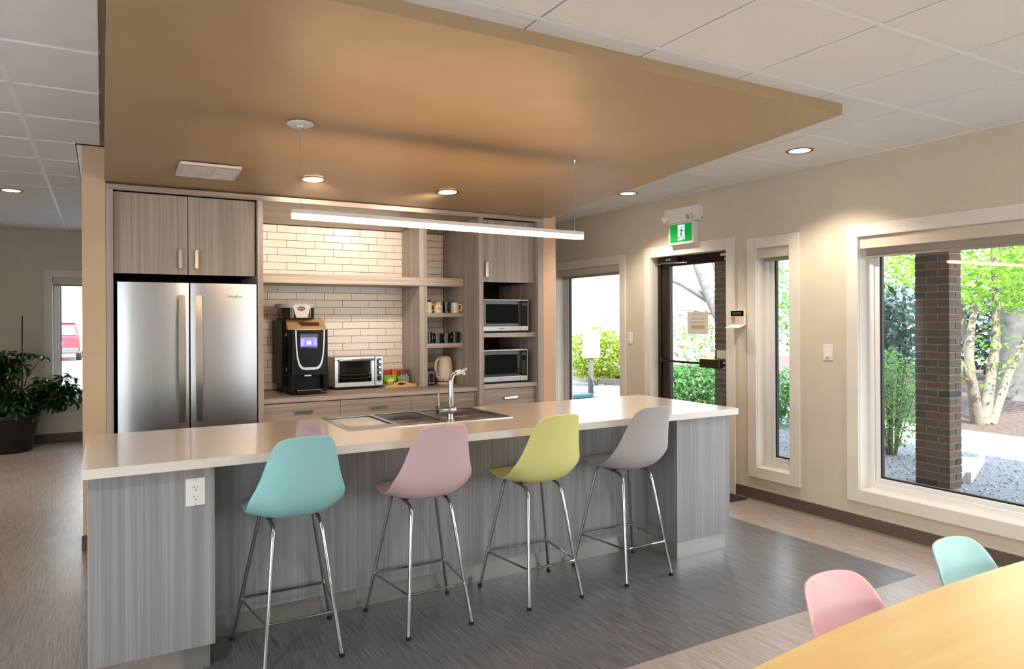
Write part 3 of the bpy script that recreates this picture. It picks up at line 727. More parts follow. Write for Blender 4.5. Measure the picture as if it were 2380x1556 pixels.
# marshmallow jar
JX, JY = 2.368, 5.895
t = thing('marshmallow_jar', 'round clear jar of white marshmallows standing on the wooden tray', 'jar', (JX, JY, .9434))
MB().lathe([(.052, .9436), (.056, .948), (.066, .985), (.063, 1.025), (.053, 1.052), (.053, 1.064), (.056, 1.066), (.056, 1.071), (.053, 1.071), (.050, 1.064), (.050, 1.052), (.059, 1.024), (.062, .985), (.053, .951), (0, .949)], (JX, JY, 0), 28).build('glass_body', m_glassc, t, True)
MB().lathe([(.055, 1.0715), (.057, 1.074), (.057, 1.083), (.020, 1.088), (0, 1.088)], (JX, JY, 0), 24).build('lid', m_glassc, t, True)
rng = random.Random(3)
mm = MB(); k = 0
while k < 170:
    x, y, z = rng.uniform(-.057, .057), rng.uniform(-.057, .057), rng.uniform(.956, 1.035)
    rr = .050 if z < .97 else .055 if z < 1.02 else .05
    if x * x + y * y > rr * rr: continue
    a = rng.uniform(0, pi); v = Vector((cos(a), sin(a), rng.uniform(-.8, .8))).normalized() * .006
    c = Vector((JX + x * .92, JY + y * .92, z)); mm.tube([c - v, c + v], .0062, 6); k += 1
o = mm.build('marshmallows', paint('marshmallow_white', (238, 230, 222), .8), t); o['kind'] = 'stuff'
# boxes
def carton(name, label, cat, x0, x1, y0, y1, z0, z1, mat, rot, face=None):
    c = ((x0 + x1) / 2, (y0 + y1) / 2, z0); t_ = thing(name, label, cat, c, rot=(0, 0, rot))
    hx, hy, h = (x1 - x0) / 2, (y1 - y0) / 2, z1 - z0
    MB().box(-hx, hx, -hy, hy, 0, h, .0015).build('carton', mat, t_, local=True)
    MB().box(-hx + .001, hx - .001, -hy - .0006, hy + .0006, h - .014, h - .011).build('lid_seam', paint('seam_' + name, (120, 60, 30), .7), t_, local=True)
    if face: MB().box(-hx * .6, hx * .6, -hy - .0008, -hy, h * .30, h * .62).build('label', face, t_, local=True)
    return t_
carton('tea_box', 'bright orange tea box on tray behind the marshmallow jar', 'box', 2.292, 2.408, 5.975, 6.035, .9434, 1.082, paint('orange_card', (232, 118, 24), .45), 0, paint('brown_card', (96, 70, 40), .6))
carton('red_box', 'glossy red box on tray between toaster oven and orange box', 'box', 2.172, 2.285, 5.975, 6.03, .9434, 1.072, paint('red_card', (190, 14, 16), .3), 0, m_white)
carton('green_box', 'lime green sugar packet box standing in front of the red box', 'box', 2.178, 2.30, 5.885, 5.935, .9434, 1.035, paint('lime_card', (132, 196, 24), .45), 0, paint('cream_card', (216, 216, 170), .6))
t = thing('wire_basket', 'small black wire basket of yellow packets on the wooden tray', 'basket', (2.222, 5.83, .9434))
mb = MB()
for z, a, b in ((.947, .040, .026), (.985, .052, .034)):
    mb.tube([(2.222 + a * cos(k * pi / 10), 5.83 + b * sin(k * pi / 10), z) for k in range(20)], .0017, 6, True)
for k in range(12):
    a0 = k * pi / 6
    for s_ in (-1, 1):
        a1 = a0 + s_ * pi / 12
        mb.tube([(2.222 + .040 * cos(a0), 5.83 + .026 * sin(a0), .947), (2.222 + .052 * cos(a1), 5.83 + .034 * sin(a1), .985)], .0013, 5)
mb.build('wire_frame', m_black, t)
mb = MB(); mb.lathe([(.036, .946), (.044, .98), (.030, 1.0), (.012, 1.012), (0, 1.014)], (0, 0, 0), 14)
mb.v = [(2.222 + x, 5.83 + y * .6, z) for x, y, z in mb.v]; mb.build('packets', paint('pale_yellow_packet', (226, 214, 128), .6, var=.15, scale=40), t, True)
t = thing('small_box', 'small black box seen through the tray handle hole', 'box', (2.30, 5.80, .9434))
MB().box(2.262, 2.325, 5.782, 5.80, .9436, .985, .003).build('body', m_black, t)

# ------------------------------------------------------------------ toaster and kettle
t = thing('toaster', 'black toaster with shiny chrome end panel beside the white kettle', 'toaster', (2.56, 5.83, .9362))
prof = rrect(2.535, 2.635, .942, 1.075, .028, 6)
MB().prism(prof, 5.775, 5.99, 1).build('body', m_black, t, True)
MB().prism(rrect(2.552, 2.622, .953, 1.062, .016, 5), 5.766, 5.776, 1).build('end_panel', m_chrome, t, True)
mb = MB(); mb.box(2.573, 2.600, 5.764, 5.767, .985, 1.043); mb.build('lever_slot', m_black, t)
mb = MB(); mb.box(2.572, 2.603, 5.748, 5.766, 1.033, 1.046, .003); mb.build('lever', m_black, t)
MB().lathe([(.010, 5.766), (.010, 5.752), (.007, 5.749), (0, 5.749)], (2.590, 0, .971), 14, 1).build('dial', m_black, t, True)
for x in (2.566, 2.613): MB().lathe([(.004, 5.766), (.004, 5.761), (0, 5.761)], (x, 0, .971), 10, 1).build('button', m_black, t)
mb = MB()
for x in (2.565, 2.605): mb.box(x - .012, x + .012, 5.80, 5.965, 1.0745, 1.0765)
mb.build('bread_slot', m_dark, t)
MB().prism(rrect(2.538, 2.632, 5.782, 5.984, .02, 4), .9364, .944).build('foot_plate', m_black, t)
KX, KY = 2.768, 5.87
t = thing('kettle', 'off-white electric jug kettle with loop handle on the back worktop', 'kettle', (KX, KY, .9362))
m_kett = paint('offwhite_plastic', (222, 208, 192), .3)
MB().lathe([(.080, .9364), (.082, .945), (.080, .956), (.0, .956)], (KX, KY, 0), 28).build('power_base', m_kett, t, True)
MB().lathe([(.076, .9562), (.0775, .963), (.076, .963)], (KX, KY, 0), 28).build('base_ring', m_black, t, True)
MB().lathe([(.074, .963), (.078, .968), (.078, 1.015), (.074, 1.08), (.066, 1.15), (.060, 1.172), (.056, 1.182), (.0, 1.184)], (KX, KY, 0), 30).build('jug', m_kett, t, True)
MB().lathe([(.045, 1.1835), (.043, 1.190), (.018, 1.196), (0, 1.196)], (KX, KY, 0), 24).build('lid', m_kett, t, True)
hd = Vector((-.86, -.3, 0)).normalized()
pts = [Vector((KX, KY, 0)) + hd * r_ + Vector((0, 0, z)) for r_, z in ((.055, 1.165), (.085, 1.168), (.108, 1.145), (.116, 1.10), (.114, 1.05), (.10, 1.01), (.074, .992))]
MB().tube(pts, [.013, .013, .0135, .014, .0135, .0125, .012], 10).build('handle', m_kett, t, True)
B('water_gauge', paint('pale_gauge', (236, 234, 232), .15), t, KX - .006, KX + .006, KY - .0785, KY - .070, 1.0, 1.12)
mb = MB(); mb.box(KX - .05, KX - .028, KY - .066, KY - .055, .968, .982, .003); mb.build('switch', m_black, t)

# ------------------------------------------------------------------ mugs
m_navy = paint('black_glaze', (16, 17, 24), .12)
def mug(label, x, y, z, r, h, mat, hdir, hmat=None, decor=None, taper=.0):
    t_ = thing('mug', label, 'mug', (x, y, z), 'mugs on the narrow shelves')
    MB().lathe([(r * (1 - taper) * .9, 0), (r * (1 - taper), .004), (r, h * .9), (r, h), (r - .004, h), (r - .004 - r * taper, .01), (0, .008)], (0, 0, .0002), 24).build('cup', mat, t_, True, local=True)
    d = Vector((cos(hdir), sin(hdir), 0))
    pts = [d * (r - .002 + q) + Vector((0, 0, h * w)) for q, w in ((0, .80), (.016, .82), (.028, .70), (.030, .5), (.024, .32), (0, .22))]
    MB().tube(pts, .0055, 8).build('handle', hmat or mat, t_, True, local=True)
    if decor:
        rg = random.Random(int(x * 1000)); mb = MB()
        for k in range(16):
            a = radians(rg.uniform(200, 340)); zz = rg.uniform(.25, .8) * h; s_ = rg.uniform(.003, .006)
            c = Vector((cos(a), sin(a), 0)) * (r * (1 - taper * (1 - zz / h)) + .0004); tx = Vector((-sin(a), cos(a), 0))
            c.z = zz; mb.add([c - tx * s_ - Vector((0, 0, s_)) * .6, c + tx * s_ * .4 - Vector((0, 0, s_)), c + tx * s_ + Vector((0, 0, s_ * .6)), c - tx * s_ * .3 + Vector((0, 0, s_))], [(0, 1, 2, 3)])
        mb.build('flower_print', decor, t_, local=True)
    return t_
m_crm = paint('cream_glaze', (218, 206, 188), .25); m_yel = paint('yellow_glaze', (226, 178, 24), .3)
mug('white mug with yellow handle in front of green canister, upper mug shelf', 2.572, 5.80, 1.590, .036, .098, m_wceram, radians(-12), m_yel)
mug('short cream mug with red flowers next to the yellow-handled mug', 2.668, 5.785, 1.590, .040, .076, m_crm, radians(100), None, paint('red_print', (150, 60, 60), .5))
mug('taller cream mug standing behind the red-flowered mug', 2.712, 5.88, 1.590, .040, .104, m_crm, radians(60), None, paint('olive_print', (130, 120, 80), .5))
mug('glossy black mug between the flowered mugs on upper mug shelf', 2.757, 5.80, 1.590, .038, .098, m_navy, radians(-95))
mug('cream mug with green sprig print at open end of upper shelf', 2.835, 5.785, 1.590, .040, .096, m_crm, radians(-40), None, paint('sprig_print', (110, 120, 70), .5))
t = thing('tea_canister', 'dark green round canister behind white mug on upper mug shelf', 'canister', (2.595, 5.89, 1.590))
MB().lathe([(.037, .0002), (.038, .002), (.038, .095), (.036, .095)], (0, 0, 0), 22).build('tin', paint('green_tin', (22, 74, 40), .35), t, True, local=True)
MB().lathe([(.0395, .0955), (.0395, .118), (.036, .121), (0, .121)], (0, 0, 0), 22).build('lid', paint('green_lid', (18, 62, 34), .3), t, True, local=True)
mug('tall narrow black mug nearest the divider on lower mug shelf', 2.568, 5.79, 1.316, .034, .104, m_navy, radians(-30))
mug('black mug with white print second from divider on lower shelf', 2.660, 5.79, 1.316, .040, .090, m_navy, radians(-60))
mug('black mug third from divider, handle turned towards the room, lower shelf', 2.748, 5.79, 1.316, .039, .088, m_navy, radians(-70))
mug('dark mug at tower side end of the lower mug shelf', 2.838, 5.79, 1.316, .040, .100, paint('dark_green_glaze', (16, 22, 20), .3), radians(-40))

# ------------------------------------------------------------------ microwaves
m_mwtrim = steel('microwave_trim_steel', (150, 148, 146), .34, 0)
def microwave(label, x0, x1, z0, h, yf, style):
    t_ = thing('microwave', label, 'microwave', ((x0 + x1) / 2, yf + .2, z0), 'microwaves in the cabinet tower')
    MB().box(x0 + .004, x1 - .004, yf + .02, yf + .38, z0 + .016, z0 + h - .004, .004).build('housing', paint('mw_housing', (70, 70, 72), .4, .6), t_)
    B('plinth', m_black, t_, x0 + .01, x1 - .01, yf + .012, yf + .37, z0 + .0005, z0 + .018)
    xs = x1 - .078
    mb = MB(); mb.box(x0, xs, yf, yf + .02, z0 + .062, z0 + h - .014, .002); dr_ = mb.build('door', m_blackg, t_)
    MB().box(x0, xs, yf - .001, yf + .02, z0 + .018, z0 + .061, .002).build('door_trim', m_mwtrim, dr_); MB().box(x0, xs, yf - .001, yf + .02, z0 + h - .0135, z0 + h, .002).build('door_trim', m_mwtrim, dr_)
    MB().prism(rrect(x0 + .035, xs - .03, z0 + .085, z0 + h - .045, .008, 3), yf - .0006, yf, 1).build('window', paint('mw_window_mesh', (12, 13, 13), .45, spec=.06), dr_)
    text('lettering', 'Panasonic', .014, m_gasket, dr_, at(FRONT, (x0 + xs) / 2, yf - .0016, z0 + .040))
    mb = MB(); mb.box(xs + .001, x1 - .006, yf, yf + .02, z0 + .062, z0 + h - .014, .002); cp_ = mb.build('control_panel', m_blackg, t_)
    mb = MB(); mb.box(x1 - .0058, x1, yf - .001, yf + .02, z0 + .018, z0 + h, .001); mb.box(xs + .001, x1 - .006, yf - .001, yf + .02, z0 + .018, z0 + .061, .002); mb.box(xs + .001, x1 - .006, yf - .001, yf + .02, z0 + h - .0135, z0 + h, .002); mb.build('panel_trim', m_mwtrim, cp_)
    mb = MB(); frame_ring(mb, 1, yf - .0022, yf - .001, xs + .012, x1 - .014, z0 + .026, z0 + .053, .0025); mb.build('door_button', m_nickel, cp_)
    if style:
        for r_ in range(7):
            MB().box(xs + .016, x1 - .02, yf - .0006, yf, z0 + .085 + r_ * .018, z0 + .090 + r_ * .018).build('key_print', paint('key_grey', (96, 98, 100), .5), cp_)
    B('display', paint('lcd_dark', (22, 34, 30), .2), cp_, xs + .014, x1 - .018, yf - .0006, yf, z0 + h - .055, z0 + h - .033)
    return t_
microwave('upper microwave with stainless trim, on the tower shelf below the cabinet door', 2.955, 3.437, 1.408, .305, 5.47, 0)
microwave('lower microwave with printed key panel, just above the tower drawer', 2.938, 3.420, .951, .306, 5.46, 1)

# ------------------------------------------------------------------ island
IX0, IX1, IY0, IY1, ITZ = -.075, 3.638, 3.207, 4.172, .94
t = thing('kitchen_island', 'long grey laminate kitchen island with end blocks and metal kick plates', 'island', (1.78, 3.7, 0))
def iblock(x0, x1):
    mb = MB(); mb.box(x0, x1, 3.265, 4.12, .116, .8995, .001); return mb.build('end_block', m_isl, t)
iblock(-.057, .4258); iblock(3.150, 3.619)
B('knee_panel', m_isl, t, .4265, 3.1495, 3.556, 3.575, .116, .8995)
B('carcass', m_dark, t, .4265, 3.1495, 3.58, 4.09, .116, .735)
for i in range(4):
    a = .4285 + i * .68; B('cabinet_door', m_lam, t, a, a + .676, 4.092, 4.112, .12, .895, c=.001)
for a, b in ((-.03, .409), (3.186, 3.612)): B('kick_plate', m_kick, t, a, b, 3.303, 4.06, 0.0015, .1155)
B('kick_plate', m_kick, t, .41, 3.185, 3.590, 3.60, .0015, .1155)
SX0, SX1, SY0, SY1 = 1.148, 2.138, 3.618, 4.140
mb = MB()
for d in ((IX0, SX0, IY0, IY1), (SX1, IX1, IY0, IY1), (SX0, SX1, IY0, SY0), (SX0, SX1, SY1, IY1)): mb.box(*d, .9, ITZ)
o = mb.build('island_worktop', m_counter)
bm = bmesh.new(); bm.from_mesh(o.data); bmesh.ops.remove_doubles(bm, verts=bm.verts, dist=1e-5)
bm.to_mesh(o.data); bm.free()
tag(o, 'long pale worktop with a sink cut-out on the kitchen island', 'worktop')
# outlet
t = thing('power_outlet', 'white double power outlet on the island end block', 'outlet', (.348, 3.265, .73))
MB().box(.309, .387, 3.2595, 3.2648, .731, .850, .002).build('cover_plate', m_white, t)
MB().prism(rrect(.330, .366, .756, .826, .003, 3), 3.2578, 3.2594, 1).build('socket_face', m_white, t)
m_slot = paint('slot_black', (12, 14, 18), .6)
for z in (.812, .770):
    mb = MB(); 
    for d in ((.341, .3425, z - .0035, z + .0045), (.3345, .3415, z - .0005, z + .001), (.3545, .3562, z - .003, z + .003)): mb.box(d[0], d[1], 3.2572, 3.2577, d[2], d[3])
    mb.prism([(.3485 + .0026 * cos(k * pi / 5), z - .0125 + .0026 * sin(k * pi / 5)) for k in range(10)], 3.2572, 3.2577, 1); mb.build('slots', m_slot, t)
for z in (.842, .738): MB().lathe([(.0025, 3.2594), (.0025, 3.2588), (0, 3.2588)], (.348, 0, z), 10, 1).build('screw', m_nickel, t)
# sink
t = thing('kitchen_sink', 'stainless double bowl sink with drainboard set in the island worktop', 'sink', (1.64, 3.88, .94))
mb = MB(); z0, z1 = .9403, .9445
D0, D1, b10, b11, b20, b21, by0, by1 = 1.165, 1.430, 1.455, 1.728, 1.765, 2.112, 3.705, 4.118
X0_, X1_, Y0_, Y1_ = 1.135, 2.152, 3.604, 4.152
for d in ((X0_, X1_, Y0_, by0), (X0_, X1_, by1, Y1_), (X0_, D0, by0, by1), (D1, b10, by0, by1), (b11, b20, by0, by1), (b21, X1_, by0, by1)): mb.box(*d, z0, z1)
mb.build('rim', m_steelh, t)
mb = MB(); mb.box(D0, D1, by0, by1, .933, .937)
for k in range(9): mb.box(D0 + .03, D1 - .015, by0 + .035 + k * .042, by0 + .041 + k * .042, .9365, .9376, .0004)
mb.build('drainboard', m_steelh, t)
for a, b in ((b10, b11), (b20, b21)):
    mb = MB(); w = .0015; zb = .755
    for d in ((a - w, a, by0 - w, by1 + w, zb, z1 - .0005), (b, b + w, by0 - w, by1 + w, zb, z1 - .0005), (a, b, by0 - w, by0, zb, z1 - .0005), (a, b, by1, by1 + w, zb, z1 - .0005), (a, b, by0, by1, zb - w, zb)): mb.box(*d)
    bw = mb.build('bowl', m_steelh, t)
    MB().lathe([(.042, zb), (.042, zb + .003), (.03, zb + .004), (0, zb + .002)], ((a + b) / 2, (by0 + by1) / 2, 0), 20).build('drain', m_chrome, bw, True)
# faucet
FX, FY = 1.762, 3.662
t = thing('faucet', 'chrome single lever faucet with angled pull-out spout on the sink', 'faucet', (FX, FY, .9447))
MB().lathe([(.024, .9449), (.024, .948), (.019, .951), (.018, .985)], (FX, FY, 0), 24).build('base', m_chrome, t, True)
mb = MB(); mb.tube([(FX - .082, FY, 1.008), (FX - .062, FY, 1.008), (FX - .060, FY, 1.008), (FX + .028, FY, 1.008), (FX + .03, FY, 1.008)], [.0245, .0245, .0225, .0225, .021], 20); mx = mb.build('mixer_body', m_chrome, t, True)
MB().tube([(FX - .073, FY, 1.03), (FX - .075, FY, 1.105)], .0045, 10).build('lever', m_chrome, mx, True)
sp = Vector((.83, .55, .16)).normalized(); e = Vector((FX + .005, FY, 1.205))
col = [Vector((FX + .005, FY, 1.02)), Vector((FX + .005, FY, 1.17)), Vector((FX + .007, FY, 1.185)), e + Vector((.008, .004, -.006)), e + sp * .02, e + sp * .045]
MB().tube(col, .0148, 18).build('column', m_chrome, t, True)
mb = MB(); a = e + sp * .045; b = e + sp * .165; mb.tube([a, a + sp * .003, b - sp * .004, b], [.0150, .0165, .0180, .0165], 18); hd_ = mb.build('spray_head', m_nickel, t, True)
c = b - sp * .014 - Vector((0, 0, .015)); MB().tube([c, c - Vector((0, 0, .016))], .010, 14).build('nozzle', m_white, hd_, True)

# ------------------------------------------------------------------ shell stools
def spline(ctrl, n):
    out = []; m = len(ctrl)
    for i in range(n):
        u = i / (n - 1) * (m - 1); k = min(int(u), m - 2); f_ = u - k
        p = [ctrl[max(0, min(m - 1, k + q))] for q in (-1, 0, 1, 2)]
        out.append(tuple(.5 * ((2 * p[1][j]) + (-p[0][j] + p[2][j]) * f_ + (2 * p[0][j] - 5 * p[1][j] + 4 * p[2][j] - p[3][j]) * f_ ** 2 + (-p[0][j] + 3 * p[1][j] - 3 * p[2][j] + p[3][j]) * f_ ** 3) for j in range(len(ctrl[0]))))
    return out
# y, z of the centre line, half width, rim offset dy, dz   (z measured from the shell's lowest point)
SHELL = [(.212, .030, .150, -.020, .000), (.198, .040, .188, -.012, .002), (.16, .038, .205, -.004, .006), (.09, .022, .212, 0, .016), (.01, .006, .216, .0, .026),
         (-.06, .002, .220, .004, .052), (-.125, .018, .222, .014, .076), (-.175, .060, .216, .034, .066), (-.212, .125, .201, .050, .036), (-.240, .205, .180, .055, .012),
         (-.264, .285, .160, .052, .004), (-.284, .350, .140, .042, .000), (-.297, .388, .118, .028, -.004), (-.302, .402, .092, .016, -.006)]
def shell_mesh():
    NTk, NU = 40, 17; mb = MB(); P_ = spline(SHELL, NTk); vs = []
    for (y, z, w, dy, dz) in P_:
        for k in range(NU):
            u = -1 + 2 * k / (NU - 1); a = abs(u)
            x = w * math.copysign(a ** .96, u)
            vs.append((x, y + dy * a ** 2.4, z + dz * a ** 2.6))
    fs = [(i * NU + k, i * NU + k + 1, (i + 1) * NU + k + 1, (i + 1) * NU + k) for i in range(NTk - 1) for k in range(NU - 1)]
    mb.add(vs, fs); return mb
def shell_obj(mat, parent, z):
    mb = shell_mesh(); mb.v = [(x, y, q + z) for x, y, q in mb.v]
    o = mb.build('shell', mat, parent, local=True)
    for p in o.data.polygons: p.use_smooth = True
    sm = o.modifiers.new('thickness', 'SOLIDIFY'); sm.thickness = .0085; sm.offset = 1
    sb = o.modifiers.new('round', 'SUBSURF'); sb.levels = 1; sb.render_levels = 1
    return o
def shell_paint(name, col):
    k = NT(name); c = lin(col); f = k.noise(k.coord((900, 900, 900)), 1, 2)
    k.l(k.ramp(f, [(.3, tuple(v * .97 for v in c[:3]) + (1,)), (.7, c)]), k.b.inputs['Base Color']); k.set(.42, 0, .35); k.bump(f, .05, .0005); return k.m
m_teal = shell_paint('teal_shell', (152, 206, 206)); m_pink = shell_paint('rose_shell', (216, 182, 186)); m_lime = shell_paint('lime_shell', (228, 224, 146)); m_gry = shell_paint('grey_shell', (182, 178, 178))
m_aqua = shell_paint('pale_aqua_shell', (168, 212, 214)); m_pk2 = shell_paint('pale_pink_shell', (228, 182, 187))
def stool(label, x, y, mat, seat, spread=1.0, ring=True, name='bar_stool', cat='stool', rot=0, group='shell stools along the island'):
    t_ = thing(name, label, cat, (x, y, .0012), group, (0, 0, rot))
    zt = seat - .005
    sh = shell_obj(mat, t_, seat)
    k = zt / .61
    for sx in (-1, 1):
        for front in (1, 0):
            fx, fy = ((.236, .212), (.170, -.213))[1 - front] if ring else ((.225, .20), (.195, -.20))[1 - front]
            tx, ty, tz = ((.118, .115, zt + .020), (.106, -.105, zt - .012))[1 - front]
            my = 0
            foot = Vector((sx * fx, fy, .012)); top = Vector((sx * tx, ty, tz))
            mid = Vector((sx * .110, my, zt + .002))
            d_ = (top - foot).normalized(); q = (mid - top).normalized()
            pts = [foot, foot + (top - foot) * .5, top - d_ * .05, top - d_ * .02 + q * .004, top + q * .02 - d_ * .004, top + q * .05, mid]
            lg = MB().tube(pts, .0087, 10).build('leg', m_chrome, t_, True, local=True)
            MB().lathe([(.011, 0.0), (.013, .002), (.0125, .009), (.009, .016)], (sx * fx, fy, 0), 14).build('glide', m_black, lg, True, local=True)
    mb = MB()
    for yy in (.06, .0):
        mb.box(-.108, .108, yy - .010, yy + .010, zt - .002, zt + .0015)
    mb.build('mount_plate', m_black, t_, local=True)
    for yy in (.06, .0):
        for sx in (-.085, .085): MB().lathe([(.010, zt - .004), (.010, seat + .006)], (sx, yy, 0), 10).build('shock_mount', m_black, t_, local=True)
    if ring:
        zr = .2; f_ = zr / .61
        c = []
        for sx, fx, fy, tx, ty in ((-1, .236, .212, .118, .115), (1, .236, .212, .118, .115), (1, .170, -.213, .106, -.105), (-1, .170, -.213, .106, -.105)):
            c.append(Vector((sx * (fx + (tx - fx) * f_), fy + (ty - fy) * f_, zr)))
        ctr = sum(c, Vector()) / 4
        c = [p + (p - ctr).normalized() * .009 for p in c]; pts = []
        for i in range(4):
            p = c[i]; a = (c[i - 1] - p).normalized(); b = (c[(i + 1) % 4] - p).normalized()
            pts += [p + a * .018, p + a * .006 + b * .006, p + b * .018]
        MB().tube(pts, .0058, 8, True).build('footrest', m_chrome, t_, True, local=True)
    return t_
SY_ = 3.318
stool('teal shell bar stool on chrome legs, nearest the power outlet', .772, SY_, m_teal, .622)
stool('rose pink shell bar stool on chrome legs in front of the faucet', 1.437, SY_, m_pink, .622)
stool('lemon yellow shell bar stool on chrome legs between pink and grey stools', 2.118, SY_, m_lime, .622)
stool('light grey shell bar stool on chrome legs beside the island end block', 2.776, SY_, m_gry, .622)

# ------------------------------------------------------------------ dining table and chairs
m_maple = laminate('yellow_maple', (214, 176, 108), (222, 188, 124), 0, .30, .22, .5)
t = thing('dining_table', 'boat-shaped yellow maple table top in the near corner', 'table', (2.2, .55, 0))
def tabletop():
    x0, x1, yc = 1.02, 3.40, .55; pts = []
    def half(x): return .598 - .065 * (x - 2.2) ** 2
    r = .16; n = 7
    top = [(x0 + r + (x1 - x0 - 2 * r) * i / 24, 0) for i in range(25)]
    up_ = [(x, yc + half(x)) for x, _ in top]; lo = [(x, yc - half(x)) for x, _ in top][::-1]
    yl = half(x0 + r)
    cR = [(x1 - r + r * sin(a), yc + yl - r + r * cos(a)) for a in [pi / 2 * k / n for k in range(1, n)]]
    cR2 = [(x1 - r + r * cos(a), yc - yl + r - r * sin(a)) for a in [pi / 2 * k / n for k in range(1, n)]]
    cL2 = [(x0 + r - r * sin(a), yc - yl + r - r * cos(a)) for a in [pi / 2 * k / n for k in range(1, n)]]
    cL = [(x0 + r - r * cos(a), yc + yl - r + r * sin(a)) for a in [pi / 2 * k / n for k in range(1, n)]]
    return up_ + cR + cR2 + lo + cL2 + cL
pl = tabletop()
mb = MB(); n = len(pl); cx, cy = 2.2, .55
ins = [(x + (cx - x) * .006, y + (cy - y) * .012) for x, y in pl]
vs = [(x, y, .74) for x, y in ins] + [(x, y, .736) for x, y in pl] + [(x, y, .716) for x, y in pl] + [(x, y, .712) for x, y in ins]
fs = [tuple(range(n)), tuple(range(4 * n - 1, 3 * n - 1, -1))] + [(q * n + i, q * n + (i + 1) % n, (q + 1) * n + (i + 1) % n, (q + 1) * n + i) for q in range(3) for i in range(n)]
mb.add(vs, fs).build('table_top', m_maple, t)
for x in (1.45, 2.95):
    for y in (.25, .85): MB().lathe([(.027, .0015), (.027, .7115)], (x, y, 0), 16).build('leg', m_nickel, t, True)
stool('pale pink shell chair pushed in at the table, nearer the table end', 1.765, .955, m_pk2, .412, ring=False, name='dining_chair', cat='chair', rot=pi, group='shell chairs at the maple table')
stool('pale aqua shell chair pushed in at the table, nearer the large window', 2.38, .955, m_aqua, .412, ring=False, name='dining_chair', cat='chair', rot=pi, group='shell chairs at the maple table')

# ------------------------------------------------------------------ pendant, downlights, vent
t = thing('linear_pendant', 'long slim white linear pendant light hanging on wires over the island', 'pendant light', (1.80, 3.691, 2.06))
PZ = 2.0
lamp = MB(); LX0_, LX1_ = .865, 2.737
def tilt(x): return 2.112 - (x - LX0_) / (LX1_ - LX0_) * .013
mb = MB(); mb.add([(x, y, tilt(x) + dz) for x in (LX0_, LX1_) for y in (3.670, 3.712) for dz in (-.022, 0)], [(0, 1, 3, 2), (4, 6, 7, 5), (0, 4, 5, 1), (2, 3, 7, 6), (0, 2, 6, 4), (1, 5, 7, 3)]); hs_ = mb.build('housing', m_white, t)
mb = MB(); mb.add([(x, y, tilt(x) + dz) for x in (LX0_ + .003, LX1_ - .003) for y in (3.6705, 3.7115) for dz in (-.048, -.0222)], [(0, 1, 3, 2), (4, 6, 7, 5), (0, 4, 5, 1), (2, 3, 7, 6), (0, 2, 6, 4), (1, 5, 7, 3)]); mb.build('diffuser', emit('pendant_glow', (255, 208, 160), P_PEND), t)
def soffz(x, y): return sz(y)
MB().tube([(.911, 3.691, tilt(.911)), (.911, 3.691, sz(3.691) - .012)], .0013, 6).build('suspension_wire', m_nickel, t)
MB().tube([(2.679, 3.691, tilt(2.68)), (2.679, 3.691, sz(3.691) - .012)], .0013, 6).build('suspension_wire', m_nickel, t)
for x in (.911, 2.679): MB().lathe([(.004, tilt(x)), (.004, tilt(x) + .012), (.002, tilt(x) + .016)], (x, 3.691, 0), 10).build('wire_grip', m_nickel, hs_)
cz = sz(3.691)
mb = MB(); mb.lathe([(.068, -.0005), (.070, -.003), (.060, -.009), (.018, -.012), (.014, -.022), (0, -.022)], (0, 0, 0), 28); mb.v = [(x + .911, y + 3.691, z + cz - y * SL) for x, y, z in mb.v]; cn = mb.build('canopy', m_white, t, True)
MB().lathe([(.006, cz - .05), (.0075, cz - .022), (0, cz - .022)], (.911, 3.691, 0), 10).build('cable_gland', m_nickel, cn)
MB().lathe([(.004, cz - .045), (.006, cz - .020), (.010, cz - .001)], (2.679, 3.691, 0), 10).build('wire_anchor', m_nickel, t)

m_lens = emit('downlight_glow', (255, 232, 200), 7.0)
m_rim = paint('downlight_trim', (150, 128, 104), .35, .4)
def downlight(label, x, y, z, rot=None, power=None, aim=None):
    t_ = thing('downlight', label, 'ceiling light', (x, y, z), 'recessed downlights', rot)
    MB().lathe([(.092, -.0006), (.092, -.004), (.084, -.006), (.069, -.003), (.069, -.0006)], (0, 0, 0), 32).build('trim_ring', m_rim, t_, True, local=True)
    MB().lathe([(.0685, -.0006), (.0685, -.002), (.0, -.0026)], (0, 0, 0), 32).build('lens', m_lens, t_, local=True)
    ld = bpy.data.lights.new('downlight_lamp', 'SPOT'); ld.energy = power or P_SPOT; ld.spot_size = radians(118); ld.spot_blend = .55; ld.color = (1.0, .84, .66) if power is None else (1.0, .80, .55) if y > 5.5 else (1.0, .97, .94); ld.shadow_soft_size = .06
    lo = bpy.data.objects.new('downlight_lamp', ld); COL.objects.link(lo); lo.parent = t_; lo.location = (0, 0, -.012)
    if aim: lo.rotation_euler = (Vector(aim) - Vector((x, y, z))).to_track_quat('-Z', 'Y').to_euler(); ld.spot_size = radians(88); ld.spot_blend = .9; ld.energy = P_SPOT * .55
    return t_
downlight('downlight in the tan soffit nearer the pendant canopy', 1.271, 4.80, sz(4.80), SROT, aim=(1.66, 6.1, 2.0))
downlight('downlight in the tan soffit nearer the microwave tower', 2.298, 4.80, sz(4.80), SROT, aim=(1.86, 6.1, 2.0))
downlight('downlight in white ceiling tiles in front of the big window', 4.235, 3.185, ZC)
downlight('downlight in white ceiling tiles near the exit sign', 4.258, 5.03, ZC)
downlight('downlight in the hall ceiling over the potted plant', -.70, 7.48, ZC, power=P_SPOT * 1.3)
downlight('added hall fill downlight out of view beyond the planter', -2.3, 8.9, ZC, power=P_SPOT * 1.3)  # unseen extra lamp, added to brighten the hall
